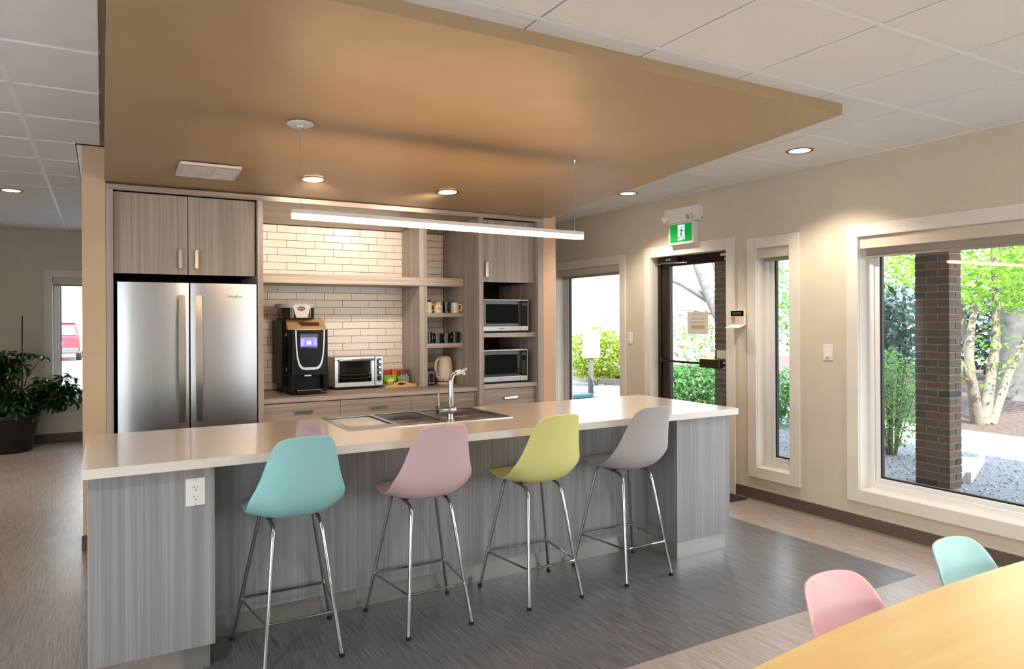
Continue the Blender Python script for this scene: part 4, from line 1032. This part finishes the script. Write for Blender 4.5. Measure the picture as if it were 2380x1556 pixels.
for x, y in ((4.24, 1.36), (4.24, -.45), (-.7, 1.5), (1.7, -.6), (3.0, .7), (-2.2, -.6)):  # unseen fixtures added as fill light for the room
    downlight('added fill downlight in ceiling tiles out of view, %s' % ('near the window wall' if x > 4 else 'over the hall side' if x < -1 else 'over the dining side') + (' at the front' if y > 1 else ' at the rear' if y < -.5 else ' midway'), x, y, ZC, power=P_FILL)

t = thing('exhaust_vent', 'white square ceiling vent with two perforated panels in the soffit', 'vent', (.60, 4.818, sz(4.818)), rot=SROT)
MB().prism(rrect(-.182, .182, -.162, .162, .015, 4), -.016, -.0006).build('grille_frame', m_white, t, True, local=True)
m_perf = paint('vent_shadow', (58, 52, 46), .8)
for a, b in ((-.158, -.028), (.030, .160)):
    pnl = MB().box(a, b, -.135, .135, -.0175, -.0162).build('grille_panel', m_perf, t, local=True)
    mb = MB()
    for k in range(17):
        y = -.135 + .27 * (k + .5) / 17; mb.box(a, b, y - .0022, y + .0022, -.0195, -.0176)
    for k in range(14):
        x = a + (b - a) * (k + .5) / 14; mb.box(x - .0013, x + .0013, -.135, .135, -.0190, -.0176)
    mb.build('louvre', m_white, pnl, local=True)

# ------------------------------------------------------------------ wall devices on the right wall
t = thing('exit_sign', 'white emergency light box with green running man exit panel above door', 'exit sign', (XR, 4.81, 2.23))
XF = 4.702
MB().box(XF, XR - .0005, 4.597, 5.028, 2.427, 2.566, .004).build('battery_box', m_white, t)
MB().box(XF + .006, XR - .0005, 4.656, 4.978, 2.222, 2.4265, .004).build('sign_body', m_white, t)
sg = MB().box(XF + .002, XF + .0062, 4.678, 4.952, 2.248, 2.412, .001).build('sign_panel', emit('exit_green', (10, 140, 56), .42), t)
m_pw = emit('exit_white', (214, 218, 232), .75); m_pg = emit('exit_green_figure', (0, 130, 62), .38)
# pictogram drawn in (u right, v up) units, viewer's right is -Y
def pic(name, polys, mat, lift):
    mb = MB()
    for p in polys:
        mb.prism([(4.952 - u * .274, 2.248 + v * .164) for u, v in p], XF + .002 - lift, XF + .0019 - lift + .0004, 0)
    return mb.build(name, mat, sg)
pic('doorway', [[(.37, .08), (.37, .95), (.69, .95), (.69, .10), (.62, .08)]], m_pw, .0006)
def seg(a, b, w):
    d = Vector((b[0] - a[0], (b[1] - a[1]) * .6)); n_ = Vector((-d.y, d.x)).normalized() * w
    return [(a[0] + n_.x, a[1] + n_.y / .6), (b[0] + n_.x, b[1] + n_.y / .6), (b[0] - n_.x, b[1] - n_.y / .6), (a[0] - n_.x, a[1] - n_.y / .6)]
fig = [[(.57 + .034 * cos(k * pi / 7), .82 + .058 * sin(k * pi / 7)) for k in range(14)],
       [(.47, .70), (.56, .72), (.585, .66), (.55, .42), (.49, .40), (.505, .60)],
       seg((.49, .69), (.43, .62), .014), seg((.43, .62), (.405, .50), .013), seg((.56, .69), (.61, .585), .014), seg((.61, .585), (.69, .585), .013),
       seg((.50, .45), (.48, .24), .022), seg((.485, .25), (.34, .20), .017), seg((.535, .46), (.575, .30), .022), seg((.575, .30), (.63, .12), .018), seg((.60, .10), (.66, .10), .012)]
pic('running_man', fig, m_pg, .0012)
def head(c, d):
    d = Vector(d).normalized(); c = Vector(c); mb = MB()
    mb.tube([c - d * .03, c - d * .012, c + d * .018, c + d * .020], [.012, .026, .031, .029], 18)
    h = mb.build('lamp_head', m_white, t, True)
    MB().tube([c + d * .0202, c + d * .0225], [.024, .022], 16).build('lens', paint('lamp_lens', (170, 170, 172), .15), h, True)
    return h
head((4.655, 4.975, 2.466), (-.55, .70, -.30)); head((4.672, 4.668, 2.466), (-.85, .1, -.25))
MB().tube([(XF, 4.96, 2.475), (4.67, 4.963, 2.470)], .010, 10).build('lamp_arm', m_white, t); MB().tube([(XF, 4.668, 2.472), (4.685, 4.668, 2.470)], .010, 10).build('lamp_arm', m_white, t)
MB().lathe([(.006, 0), (.006, .003), (0, .003)], (0, 0, 0), 12).build('test_button', m_black, t, local=True)
tb = [c for c in t.children if c.name.startswith('test_button')][0]; tb.matrix_local = Matrix.Translation((-.022, -.213, .222)) @ Matrix.Rotation(pi / 2, 4, 'X')
MB().box(XF + .02, XF + .05, 4.5958, 4.5968, 2.466, 2.469).build('print', m_txt, t)

t = thing('alarm_keypad', 'white alarm keypad with black display and open flap beside the door', 'keypad', (XR, 4.187, 1.46))
MB().box(XR - .034, XR - .0005, 4.112, 4.262, 1.470, 1.600, .004).build('case', m_white, t)
MB().box(XR - .037, XR - .0342, 4.118, 4.256, 1.550, 1.596, .001).build('display_window', m_blackg, t)
MB().box(XR - .0376, XR - .0371, 4.140, 4.234, 1.562, 1.584).build('display', paint('lcd_grey', (66, 68, 66), .3), t)
MB().box(XR - .0352, XR - .0342, 4.120, 4.252, 1.480, 1.548).build('key_field', paint('keypad_beige', (206, 196, 176), .5), t)
m_key = paint('key_dark', (78, 72, 66), .6)
for r_ in range(4):
    for c_ in range(3):
        MB().box(XR - .0375, XR - .0352, 4.241 - c_ * .013 - .0045, 4.241 - c_ * .013 + .0045, 1.537 - r_ * .0145 - .0035, 1.537 - r_ * .0145 + .0035, .001).build('key', m_key, t)
mb = MB()
for r_ in range(3):
    for c_ in range(2): mb.box(XR - .0358, XR - .0352, 4.180 - c_ * .010 - .003, 4.180 - c_ * .010 + .003, 1.524 - r_ * .013 - .003, 1.524 - r_ * .013 + .003)
mb.build('key_print', paint('key_mid', (150, 138, 124), .6), t)
mb = MB(); mb.add([(XR - .030, 4.114, 1.474), (XR - .030, 4.260, 1.474), (XR - .098, 4.260, 1.452), (XR - .098, 4.114, 1.452), (XR - .030, 4.114, 1.468), (XR - .030, 4.260, 1.468), (XR - .098, 4.260, 1.446), (XR - .098, 4.114, 1.446)], [(0, 1, 2, 3), (7, 6, 5, 4), (0, 4, 5, 1), (1, 5, 6, 2), (2, 6, 7, 3), (3, 7, 4, 0)]); mb.build('flap', m_white, t)

def wall_switch(label, y0, y1, z0, z1):
    t_ = thing('light_switch', label, 'light switch', (XR, (y0 + y1) / 2, z0), 'rocker light switches')
    MB().box(XR - .007, XR - .0005, y0, y1, z0, z1, .003).build('cover_plate', m_white, t_)
    a = (y0 + y1) / 2; zc = (z0 + z1) / 2
    rk = MB().add([(XR - .007, a - .0165, zc - .033), (XR - .007, a + .0165, zc - .033), (XR - .007, a + .0165, zc + .033), (XR - .007, a - .0165, zc + .033), (XR - .013, a - .0155, zc - .032), (XR - .013, a + .0155, zc - .032), (XR - .0085, a + .0155, zc + .032), (XR - .0085, a - .0155, zc + .032)],
              [(0, 1, 5, 4), (1, 2, 6, 5), (2, 3, 7, 6), (3, 0, 4, 7), (4, 5, 6, 7), (0, 3, 2, 1)]).build('rocker', m_white, t_)
    for z in (zc + .048, zc - .048): MB().lathe([(.003, 0), (.003, .001), (0, .001)], (0, 0, 0), 8).build('screw', m_nickel, t_, local=True).matrix_local = Matrix.Translation((-.0071, 0, z - z0)) @ Matrix.Rotation(-pi / 2, 4, 'Y')
wall_switch('white rocker switch between the narrow window and largest window', 3.314, 3.393, 1.210, 1.328)
wall_switch('white rocker switch between the glass door and kitchen-side window', 5.576, 5.648, 1.271, 1.390)

# ------------------------------------------------------------------ potted plant in the hall
def leaf_shape(L, w):
    return ([(0, 0, 0), (L * .35, w / 2, .012 * L * 8), (L * .72, w * .42, .004), (L, 0, -.10 * L), (L * .72, -w * .42, .004), (L * .35, -w / 2, .012 * L * 8), (L * .4, 0, -.004), (L * .75, 0, -.02 * L)],
            [(0, 6, 1), (1, 6, 7, 2), (2, 7, 3), (0, 5, 6), (5, 4, 7, 6), (4, 3, 7)])
PX, PY = -.98, 9.98
t = thing('potted_plant', 'large dark green umbrella plant in brown pot by the far hall window', 'plant', (PX, PY, 0))
MB().lathe([(.235, .0015), (.24, .01), (.315, .40), (.335, .405), (.335, .445), (.31, .445), (.30, .39), (0, .38)], (PX, PY, 0), 32).build('pot', paint('dark_brown_pot', (22, 17, 14), .6), t, True)
MB().tube([(PX + .14, PY, .38), (PX + .15, PY, 1.60)], .008, 8).build('support_stake', paint('black_stake', (24, 24, 24), .6), t, True)
rng = random.Random(11)
m_leafA = leafmat('umbrella_leaf', (12, 34, 18), (44, 92, 36), .22, .3)
lv, lf = leaf_shape(.125, .046)
leaf_me = None
heads = []
for (cx, cy, cz, rx, ry, rz, n_) in ((-.10, -.02, 1.02, .30, .25, .19, 15), (-.05, -.08, .62, .32, .28, .20, 14), (.50, 0, .70, .24, .22, .17, 12), (-.38, -.1, .80, .2, .22, .32, 8)):
    for _ in range(n_):
        heads.append((Vector((PX + cx + rng.uniform(-1, 1) * rx, PY + cy + rng.uniform(-1, 1) * ry, cz + rng.uniform(-1, 1) * rz)), rng))
heads += [(Vector((PX + .36, PY - .05, 1.12)), rng), (Vector((PX + .66, PY + .05, .86)), rng)]
base = Vector((PX, PY, .40)); stems = MB()
cnt = 0; extra = MB()
for i, (h, _) in enumerate(heads):
    m1 = base.lerp(h, .55) + Vector((0, 0, .10)); stems.tube([base + Vector((rng.uniform(-.1, .1), rng.uniform(-.1, .1), 0)), m1, h], [.010, .007, .004], 6)
    axis = (h - Vector((PX + .1, PY, .55))).normalized() * .6 + Vector((0, 0, .6)); axis.normalize()
    q = axis.to_track_quat('Z', 'Y'); a0 = rng.uniform(0, 6)
    for k in range(8):
        M4 = Matrix.Translation(h) @ q.to_matrix().to_4x4() @ Matrix.Rotation(a0 + k * pi / 4, 4, 'Z') @ Matrix.Rotation(radians(rng.uniform(10, 38)), 4, 'Y') @ Matrix.Translation((.022, 0, 0)) @ Matrix.Rotation(rng.uniform(-.3, .3), 4, 'X') @ Matrix.Scale(rng.uniform(.8, 1.15), 4)
        if cnt < 290 and k < 7:
            if leaf_me is None:
                o = MB().add(lv, lf).build('leaf', m_leafA, t, local=True, smooth=True); leaf_me = o.data
            else: o = link('leaf', leaf_me, t)
            o.matrix_local = Matrix.Translation(-Vector((PX, PY, 0))) @ M4; cnt += 1
        else: extra.add([M4 @ Vector(v) for v in lv], lf)
for _ in range(1500):
    cx, cy, cz, rx, ry, rz = rng.choice(((-.10, 0, 1.0, .33, .28, .22), (-.05, -.05, .60, .36, .30, .22), (.50, .02, .66, .26, .24, .18), (.2, 0, .6, .2, .2, .15), (-.36, -.1, .8, .24, .24, .34)))
    d = Vector((rng.gauss(0, 1), rng.gauss(0, 1), rng.gauss(0, 1))).normalized() * rng.uniform(.35, 1)
    c = Vector((PX + cx + d.x * rx, PY + cy + d.y * ry, cz + d.z * rz))
    if c.y > YB - .12: continue
    M4 = Matrix.Translation(c) @ Matrix.Rotation(rng.uniform(0, 2 * pi), 4, 'Z') @ Matrix.Rotation(radians(rng.uniform(-5, 65)), 4, 'Y') @ Matrix.Rotation(rng.uniform(-.5, .5), 4, 'X') @ Matrix.Scale(rng.uniform(.75, 1.1), 4)
    extra.add([M4 @ Vector(v) for v in lv], lf)
stems.build('stem', paint('green_stem', (70, 74, 40), .6), t, True)
o = extra.build('foliage', m_leafA, t, recalc=False, smooth=True); o['kind'] = 'stuff'

# ------------------------------------------------------------------ outdoors: ground, pillars, roof
def ground_mat(name, c1, c2, scale, bump=.6):
    k = NT(name); f = k.noise(k.coord((scale,) * 3), 1, 5, .7)
    vo = k.n('ShaderNodeTexVoronoi'); k.l(k.coord((scale * .8,) * 3), vo.inputs['Vector'])
    a = k.ramp(f, [(.3, lin(c1)), (.7, lin(c2))]); k.l(k.mix(a, vo.outputs['Color'], .12, 'SOFT_LIGHT'), k.b.inputs['Base Color'])
    k.set(.9, 0, .2); k.bump(f, bump, .01); return k.m
gr = struct(B('ground', ground_mat('pale_asphalt', (186, 184, 180), (208, 206, 202), 6, .1), None, -60, 80, -60, 90, -.5, -.13))
m_grav = ground_mat('gravel', (104, 100, 97), (158, 153, 148), 28)
struct(B('ground_gravel', m_grav, None, 5.0, 10.2, -8, 18, -.2, .0))
struct(B('ground_mulch', ground_mat('mulch', (62, 50, 43), (106, 88, 78), 14), None, 10.2, 24, -8, 20, -.2, -.002))
struct(B('roof', paint('pale_roof_underside', (200, 196, 190), .7), None, XL - .3, 7.15, YF - .3, YB + 1.2, 2.86, 3.05))
mb = MB(); mb.box(5.0, 7.1, YF - .3, YB + 1, 2.74, 2.859); struct(mb.build('roof_beam', paint('pale_soffit_board', (196, 190, 182), .7)))

def pillar(label, x0, y0, zt=2.74):
    """brick pillar, 0.196 x 0.30 m, three bricks a course; corner at (x0, y0)"""
    t_ = thing('brick_pillar', label, 'pillar', (x0 + .098, y0 + .15, 0), 'brick porch pillars')
    MB().box(x0 + .005, x0 + .191, y0 + .005, y0 + .295, .0005, zt).build('mortar_core', m_mortar, t_)
    n_ = int(zt / .0677); rg = random.Random(int(y0 * 100)); me = {}
    def brick(ax0, ax1, ay0, ay1, z):
        w, d = round(ax1 - ax0, 4), round(ay1 - ay0, 4); v = rg.randrange(3)
        if (w, d, v) not in me:
            m_ = MB().box(-w / 2, w / 2, -d / 2, d / 2, 0, .0582, c=.003); rr = random.Random(v)
            m_.v = [(a + rr.uniform(-.0016, .0016), b + rr.uniform(-.0016, .0016), q + rr.uniform(-.001, .001)) for a, b, q in m_.v]
            o_ = m_.build('brick', m_brick, t_, local=True); me[(w, d, v)] = o_.data
        else: o_ = link('brick', me[(w, d, v)], t_)
        o_.location = ((ax0 + ax1) / 2 - (x0 + .098) + rg.uniform(-.001, .001), (ay0 + ay1) / 2 - (y0 + .15) + rg.uniform(-.001, .001), z)
    for i in range(n_):
        z = .004 + i * .0677
        if i % 2: a = ((0, .0935, 0, .1955), (.1025, .196, 0, .1955), (0, .196, .2055, .30))
        else: a = ((0, .196, 0, .0945), (0, .0935, .1045, .30), (.1025, .196, .1045, .30))
        for q in a: brick(x0 + q[0], x0 + q[1], y0 + q[2], y0 + q[3], z)
pillar('brown brick porch pillar standing outside the largest window', 6.53, 3.405)
pillar('brown brick porch pillar seen through the glass exit door', 6.53, 5.815)

# loose gravel stones near the windows
rng = random.Random(5); mb = MB()
for k in range(7000):
    x = 5.15 + 3.9 * rng.random(); y = -.5 + 7.8 * rng.random()
    if 6.5 < x < 6.76 and (3.38 < y < 3.74 or 5.8 < y < 6.14): continue
    r = rng.uniform(.010, .024); a = rng.uniform(0, 6.3)
    ca, sa = cos(a) * r, sin(a) * r; h = r * rng.uniform(.5, .9)
    mb.add([(x + ca, y + sa, 0), (x - sa * .8, y + ca * .8, 0), (x - ca, y - sa, 0), (x + sa * .8, y - ca * .8, 0), (x + ca * .4, y + sa * .4, h), (x - ca * .5, y - sa * .2, h * .85)], [(0, 1, 4), (1, 5, 4), (1, 2, 5), (2, 3, 5), (3, 4, 5), (3, 0, 4)])
o = mb.build('gravel', ground_mat('gravel_stone', (94, 90, 88), (196, 192, 188), 11, .2), None, recalc=False); o['kind'] = 'stuff'; o['label'] = 'loose grey gravel stones outside the windows'; o['category'] = 'gravel'
t = thing('splash_block', 'white concrete splash trough on the gravel beside the brick pillar', 'trough', (7.48, 3.80, 0), rot=(0, 0, .36))
mb = MB(); mb.prism([(-.15, .001), (.15, .001), (.15, .10), (.11, .10), (.08, .035), (-.08, .035), (-.11, .10), (-.15, .10)], -.62, .62, 0); mb.build('trough', paint('white_concrete', (206, 204, 200), .8, var=.08, scale=20), t, local=True)

# ------------------------------------------------------------------ outdoors: plants
def cloud(mb, rg, c, r, n_, size, up_=.3, shell=.3):
    for _ in range(n_):
        d = Vector((rg.gauss(0, 1), rg.gauss(0, 1), rg.gauss(0, 1))).normalized() * (shell + (1 - shell) * rg.random() ** .6)
        p = Vector((c[0] + d.x * r[0], c[1] + d.y * r[1], c[2] + d.z * r[2]))
        a = Vector((rg.gauss(0, 1), rg.gauss(0, 1), rg.gauss(0, .6))).normalized(); b = a.orthogonal().normalized()
        b = Matrix.Rotation(rg.uniform(0, 6.3), 3, a) @ b; s_ = size * rg.uniform(.6, 1.3)
        mb.add([p - a * s_, p + b * s_ * .45 - a * s_ * .1, p + a * s_, p - b * s_ * .45 - a * s_ * .1], [(0, 1, 2, 3)])
m_bark = paint('brown_bark', (118, 108, 94), .9, var=.3, scale=16, bump=.8, bscale=40)
m_barkg = paint('grey_bark', (98, 94, 90), .9, var=.25, scale=9, bump=.8, bscale=30)
m_bright = leafmat('bright_leaf', (98, 146, 32), (150, 186, 70), .45)
m_mid = leafmat('mid_leaf', (72, 120, 46), (124, 164, 88), .38)
m_ygr = leafmat('yellow_green_leaf', (100, 126, 16), (142, 158, 40), .45)
m_conf = leafmat('blue_green_needle', (44, 66, 58), (84, 108, 98), .2, .7)
m_jun = leafmat('juniper_needle', (46, 96, 44), (92, 136, 74), .3)
def plant(name, label, cat, loc, group, trunks, clouds, bark, leaf, seed, lname='foliage'):
    t_ = thing(name, label, cat, loc, group); rg = random.Random(seed)
    for i, (pts, rs) in enumerate(trunks): MB().tube(pts, rs, 9).build('trunk' if i == 0 else 'stem', bark, t_, True)
    mb = MB()
    for c, r, n_, s_ in clouds: cloud(mb, rg, c, r, n_, s_)
    if mb.v:
        o_ = mb.build(lname, leaf, t_, recalc=False); o_['kind'] = 'stuff'
    return t_
plant('garden_tree', 'multi-stemmed tree with bright green leaves right of the brick pillar', 'tree', (11.0, 5.3, 0), None,
      [([(11.05, 5.3, -.01), (11.2, 5.3, .5), (11.38, 5.3, 1.1), (11.42, 5.3, 1.8), (11.5, 5.4, 3.0)], [.09, .075, .06, .05, .03]),
       ([(10.95, 5.32, -.01), (10.75, 5.3, .55), (10.62, 5.28, .95), (10.78, 5.33, 1.35), (11.1, 5.4, 1.9)], [.08, .07, .06, .05, .03]),
       ([(11.1, 5.22, -.01), (11.55, 5.2, .7), (12.2, 5.2, 1.35), (12.9, 5.1, 2.2)], [.06, .05, .04, .02]),
       ([(11.0, 5.4, -.01), (11.05, 5.5, .8), (11.1, 5.62, 1.7), (10.9, 5.75, 2.7)], [.055, .045, .035, .02]),
       ([(10.66, 5.28, .62), (10.5, 5.25, .74), (10.42, 5.24, .86)], [.05, .045, .01])],
      [((11.6, 5.3, 2.5), (2.0, 1.3, .95), 6200, .050), ((12.6, 5.0, 2.1), (1.2, 1, .6), 1300, .048), ((11, 5.4, 1.0), (1.0, .6, .5), 200, .045)], m_bark, m_bright, 1)
plant('conifer_trunk', 'thick grey conifer trunk behind the multi-stemmed tree', 'tree', (15.0, 6.55, 0), None,
      [([(15.0, 6.55, -.05), (15.0, 6.55, .3), (15.02, 6.56, 1.5), (15.0, 6.6, 4.5)], [.52, .42, .36, .30])], [((15, 6.6, 4.2), (2.6, 2.4, 1.0), 1500, .10)], m_barkg, m_conf, 2)
for i, (lab, c, r, n_) in enumerate((('blue-green spruce beyond the gravel, just left of the brick pillar', (12.2, 7.9, 1.1), (1.1, .8, 1.15), 2600), ('dark spruce filling the gap behind the thick trunk', (19.5, 8.6, 1.4), (1.6, 2.4, 1.5), 3600),
                                      ('dark spruce behind the multi-stemmed tree', (18.2, 10.6, 1.3), (2.0, 1.5, 1.4), 2600))):
    plant('spruce', lab, 'tree', (c[0], c[1], 0), 'spruces at the back of the garden', [([(c[0], c[1], -.05), (c[0], c[1], c[2] + r[2] * .8)], [.10, .03])], [(c, r, n_, .10)], m_barkg, m_conf, 20 + i)
plant('light_tree', 'pale green leafy tree seen left of the brick pillar at the top', 'tree', (14.9, 9.5, 0), None, [([(14.9, 9.5, -.05), (14.8, 9.4, 1.4), (14.9, 9.5, 3.2)], [.08, .06, .03])], [((14.8, 9.4, 2.9), (1.6, 1.2, .9), 2400, .055)], m_bark, m_bright, 3)
plant('light_tree', 'pale green leafy tree filling the tall narrow window', 'tree', (13.0, 10.6, 0), None, [([(13, 10.6, -.05), (13.1, 10.5, 1.5), (13, 10.6, 3.2)], [.08, .06, .03])], [((12.9, 10.5, 2.1), (1.3, 1.0, 1.4), 2800, .055)], m_bark, m_mid, 4)
rg = random.Random(9)
t = thing('garden_shrub', 'twiggy upright green shrub on gravel left of brick pillar', 'shrub', (7.68, 4.62, 0))
mb = MB()
for k in range(34):
    a = rg.uniform(0, 6.3); l = rg.uniform(.08, .36); h = rg.uniform(.65, 1.18)
    mb.tube([(7.68 + cos(a) * .05, 4.62 + sin(a) * .05, 0), (7.68 + cos(a) * l * .6, 4.62 + sin(a) * l * .6, h * .55), (7.68 + cos(a) * l, 4.62 + sin(a) * l, h)], [.008, .006, .003], 5)
mb.build('stem', m_bark, t)
mb = MB(); cloud(mb, rg, (7.68, 4.62, .62), (.38, .36, .58), 2400, .026); o = mb.build('foliage', m_mid, t, recalc=False); o['kind'] = 'stuff'
for i, (nm, lab, c, r, n_, s_, m_) in enumerate((
        ('garden_bush', 'low bright green bush at the foot of the narrow window view', (8.4, 6.75, .42), (.55, .45, .42), 1500, .045, m_jun),
        ('garden_bush', 'spreading juniper bush behind the glass exit door', (9.3, 9.2, .30), (.75, .7, .42), 3000, .05, m_jun),
        ('garden_bush', 'yellow-green leafy bush beyond the sign post', (10.0, 12.9, .72), (1.05, .6, .62), 3400, .052, m_ygr),
        ('garden_bush', 'sparse green shrub behind the juniper bush', (11.8, 11.4, .9), (1.3, .9, .8), 420, .07, m_mid))):
    plant(nm, lab, 'bush', (c[0], c[1], 0), None, [([(c[0], c[1], -.05), (c[0] + .05, c[1], c[2] * .9)], [.03, .012]), ([(c[0], c[1], -.05), (c[0] - r[0] * .5, c[1] + .1, c[2] * 1.1)], [.02, .008])], [(c, r, n_, s_)], m_bark, m_, 40 + i)
plant('bare_tree', 'pale bare tree with leaning trunk behind the glass door', 'tree', (9.6, 8.35, 0), None,
      [([(9.6, 8.3, -.02), (9.55, 8.42, .9), (9.5, 8.62, 1.35), (9.5, 8.92, 1.82), (9.5, 9.15, 2.2), (9.5, 9.45, 2.8)], [.17, .15, .14, .12, .09, .07]),
       ([(9.5, 8.98, 1.85), (9.5, 9.35, 2.02), (9.5, 9.7, 2.18), (9.5, 10.2, 2.35)], [.08, .06, .045, .03]),
       ([(9.5, 8.8, 1.7), (9.5, 8.72, 1.95), (9.5, 8.78, 2.2), (9.5, 8.95, 2.6)], [.06, .05, .04, .03]),
       ([(9.5, 8.9, 1.6), (9.5, 9.3, 1.66), (9.5, 9.75, 1.70)], [.02, .014, .008])],
      [((9.6, 9.3, 1.4), (.4, .9, .5), 60, .06), ((9.6, 8.9, 1.0), (.3, .6, .4), 70, .06)], m_barkg, m_ygr, 6)

# sign post and trough seen through the kitchen-side window
t = thing('sign_post', 'small grey sign board on a wooden post in the bush', 'sign', (8.35, 11.0, 0))
MB().box(8.31, 8.39, 10.96, 11.04, -.05, .78, .006).build('post', m_barkg, t)
MB().box(8.12, 8.54, 10.94, 10.958, .765, 1.32, .003).build('board', paint('pale_grey_board', (160, 172, 170), .6, var=.1, scale=20), t)
o = MB().box(7.45, 8.28, 10.82, 11.02, .0005, .09, .02).build('planter_edge', paint('teal_grey_edging', (96, 128, 128), .6)); tag(o, 'low teal-grey planter edging at the foot of the sign post', 'edging')

# ------------------------------------------------------------------ parked cars
m_tyre = paint('tyre_rubber', (34, 34, 36), .8); m_rimc = paint('alloy', (170, 172, 176), .3, .7)
m_carglass = paint('tinted_car_glass', (96, 130, 138), .08, spec=.8)
def car(label, x0, y0, z0, W_, L_, mat, dark, tail=True, rot=0, name='car'):
    """rear at local y = 0, car points along +y; x is the car's centre line"""
    t_ = thing(name, label, 'car', (x0, y0, z0), rot=(0, 0, rot))
    hw = W_ / 2
    secs = []   # side profile stations: (y, z_low, z_belt, width factor)
    prof = [(0.0, .42, .95), (.06, .34, 1.02), (.35, .30, 1.06), (1.5, .28, 1.04), (3.1, .28, 1.0), (4.0, .30, .92), (L_ - .12, .36, .80), (L_, .45, .68)]
    vs = []; 
    for i, (y, a, b) in enumerate(prof):
        w = hw * (.90 if i in (0, len(prof) - 1) else .97 if i in (1, len(prof) - 2) else 1)
        vs += [(-w * .95, y, a), (-w, y, a + .12), (-w, y, (a + b) / 2 + .1), (-w * .95, y, b), (w * .95, y, b), (w, y, (a + b) / 2 + .1), (w, y, a + .12), (w * .95, y, a)]
    fs = [tuple(range(8))[::-1], tuple(range(8 * (len(prof) - 1), 8 * len(prof)))] + [(8 * i + k, 8 * i + (k + 1) % 8, 8 * i + 8 + (k + 1) % 8, 8 * i + 8 + k) for i in range(len(prof) - 1) for k in range(8)]
    MB().add(vs, fs).build('body', mat, t_, True, local=True)
    # greenhouse
    gh = [(.12, 1.03, .93), (.42, 1.58, .80), (1.1, 1.66, .79), (2.3, 1.62, .78), (3.3, 1.0, .90)]
    vs = []
    for y, z, k in gh: vs += [(-hw * k, y, z), (hw * k, y, z)]
    base_ = [(-hw * .94, .1, 1.0), (hw * .94, .1, 1.0), (hw * .94, 3.3, .98), (-hw * .94, 3.3, .98)]
    n0 = len(vs); vs += base_
    fs = [(2 * i, 2 * i + 1, 2 * i + 3, 2 * i + 2) for i in range(4)] + [(n0, n0 + 1, 1, 0), (0, 2, 4, 6, 8, n0 + 3, n0), (1, n0 + 1, n0 + 2, 9, 7, 5, 3), (8, 9, n0 + 2, n0 + 3), (n0, n0 + 3, n0 + 2, n0 + 1)]
    MB().add(vs, fs).build('cabin', mat, t_, local=True)
    MB().add([(-hw * .82, .115, 1.10), (hw * .82, .115, 1.10), (hw * .72, .36, 1.52), (-hw * .72, .36, 1.52), (-hw * .82, .135, 1.10), (hw * .82, .135, 1.10), (hw * .72, .38, 1.52), (-hw * .72, .38, 1.52)], [(0, 1, 2, 3), (7, 6, 5, 4), (0, 4, 5, 1), (1, 5, 6, 2), (2, 6, 7, 3), (3, 7, 4, 0)]).build('rear_window', m_carglass, t_, local=True)
    for s_ in (-1, 1):
        MB().add([(s_ * hw * .925, .45, 1.10), (s_ * hw * .925, 2.95, 1.06), (s_ * hw * .82, 2.2, 1.54), (s_ * hw * .82, .62, 1.56), (s_ * hw * .905, .45, 1.10), (s_ * hw * .905, 2.95, 1.06), (s_ * hw * .80, 2.2, 1.54), (s_ * hw * .80, .62, 1.56)], [(0, 1, 2, 3), (7, 6, 5, 4), (0, 4, 5, 1), (1, 5, 6, 2), (2, 6, 7, 3), (3, 7, 4, 0)]).build('side_window', m_carglass, t_, local=True)
        if tail: MB().add([(s_ * hw * .55, -.012, .84), (s_ * hw * .93, .03, .90), (s_ * hw * .95, .10, 1.0), (s_ * hw * .60, .0, .95), (s_ * hw * .55, .05, .84), (s_ * hw * .93, .08, .90), (s_ * hw * .95, .14, 1.0), (s_ * hw * .60, .05, .95)], [(0, 1, 2, 3), (7, 6, 5, 4), (0, 4, 5, 1), (1, 5, 6, 2), (2, 6, 7, 3), (3, 7, 4, 0)]).build('tail_light', paint('tail_red', (196, 40, 50), .2), t_, local=True)
        for y in (.85, L_ - .95):
            wl = MB().lathe([(.20, -.10), (.33, -.10), (.345, -.06), (.345, .06), (.33, .10), (.20, .10)], (s_ * (hw - .10), y, .345), 28, 0).build('wheel', m_tyre, t_, True, local=True)
            MB().lathe([(.21, -.104), (.19, -.09), (.05, -.108), (.05, .108), (.19, .09), (.21, .104)], (s_ * (hw - .10), y, .345), 20, 0).build('rim', m_rimc, wl, True, local=True)
    MB().box(-hw * .90, hw * .90, -.05, .12, .34, .56, .03).build('bumper', dark, t_, local=True)
    MB().box(-.26, .26, -.015, .02, .70, .82, .004).build('number_plate', m_white, t_, local=True)
    MB().box(-hw * .74, hw * .74, .34, .62, 1.585, 1.605, .006).build('roof_spoiler', dark, t_, local=True)
    return t_
car('red sport utility car parked outside the far hall window', -1.72, 34.0, -.128, 1.86, 4.5, paint('car_red', (186, 24, 40), .25, spec=.7), paint('bumper_grey', (74, 78, 84), .6))
car('white car whose wheel shows beyond the yellow-green bush', 15.5, 15.6, -.128, 1.86, 4.5, paint('car_white', (246, 246, 246), .3, spec=.6), paint('bumper_pale', (150, 152, 154), .6), rot=pi / 2 + .25)

# everything that has no kind yet and sits at top level belongs to the setting
for o in S.objects:
    if o.parent is None and o.type in {'MESH', 'EMPTY'} and 'kind' not in o: o['kind'] = 'structure'
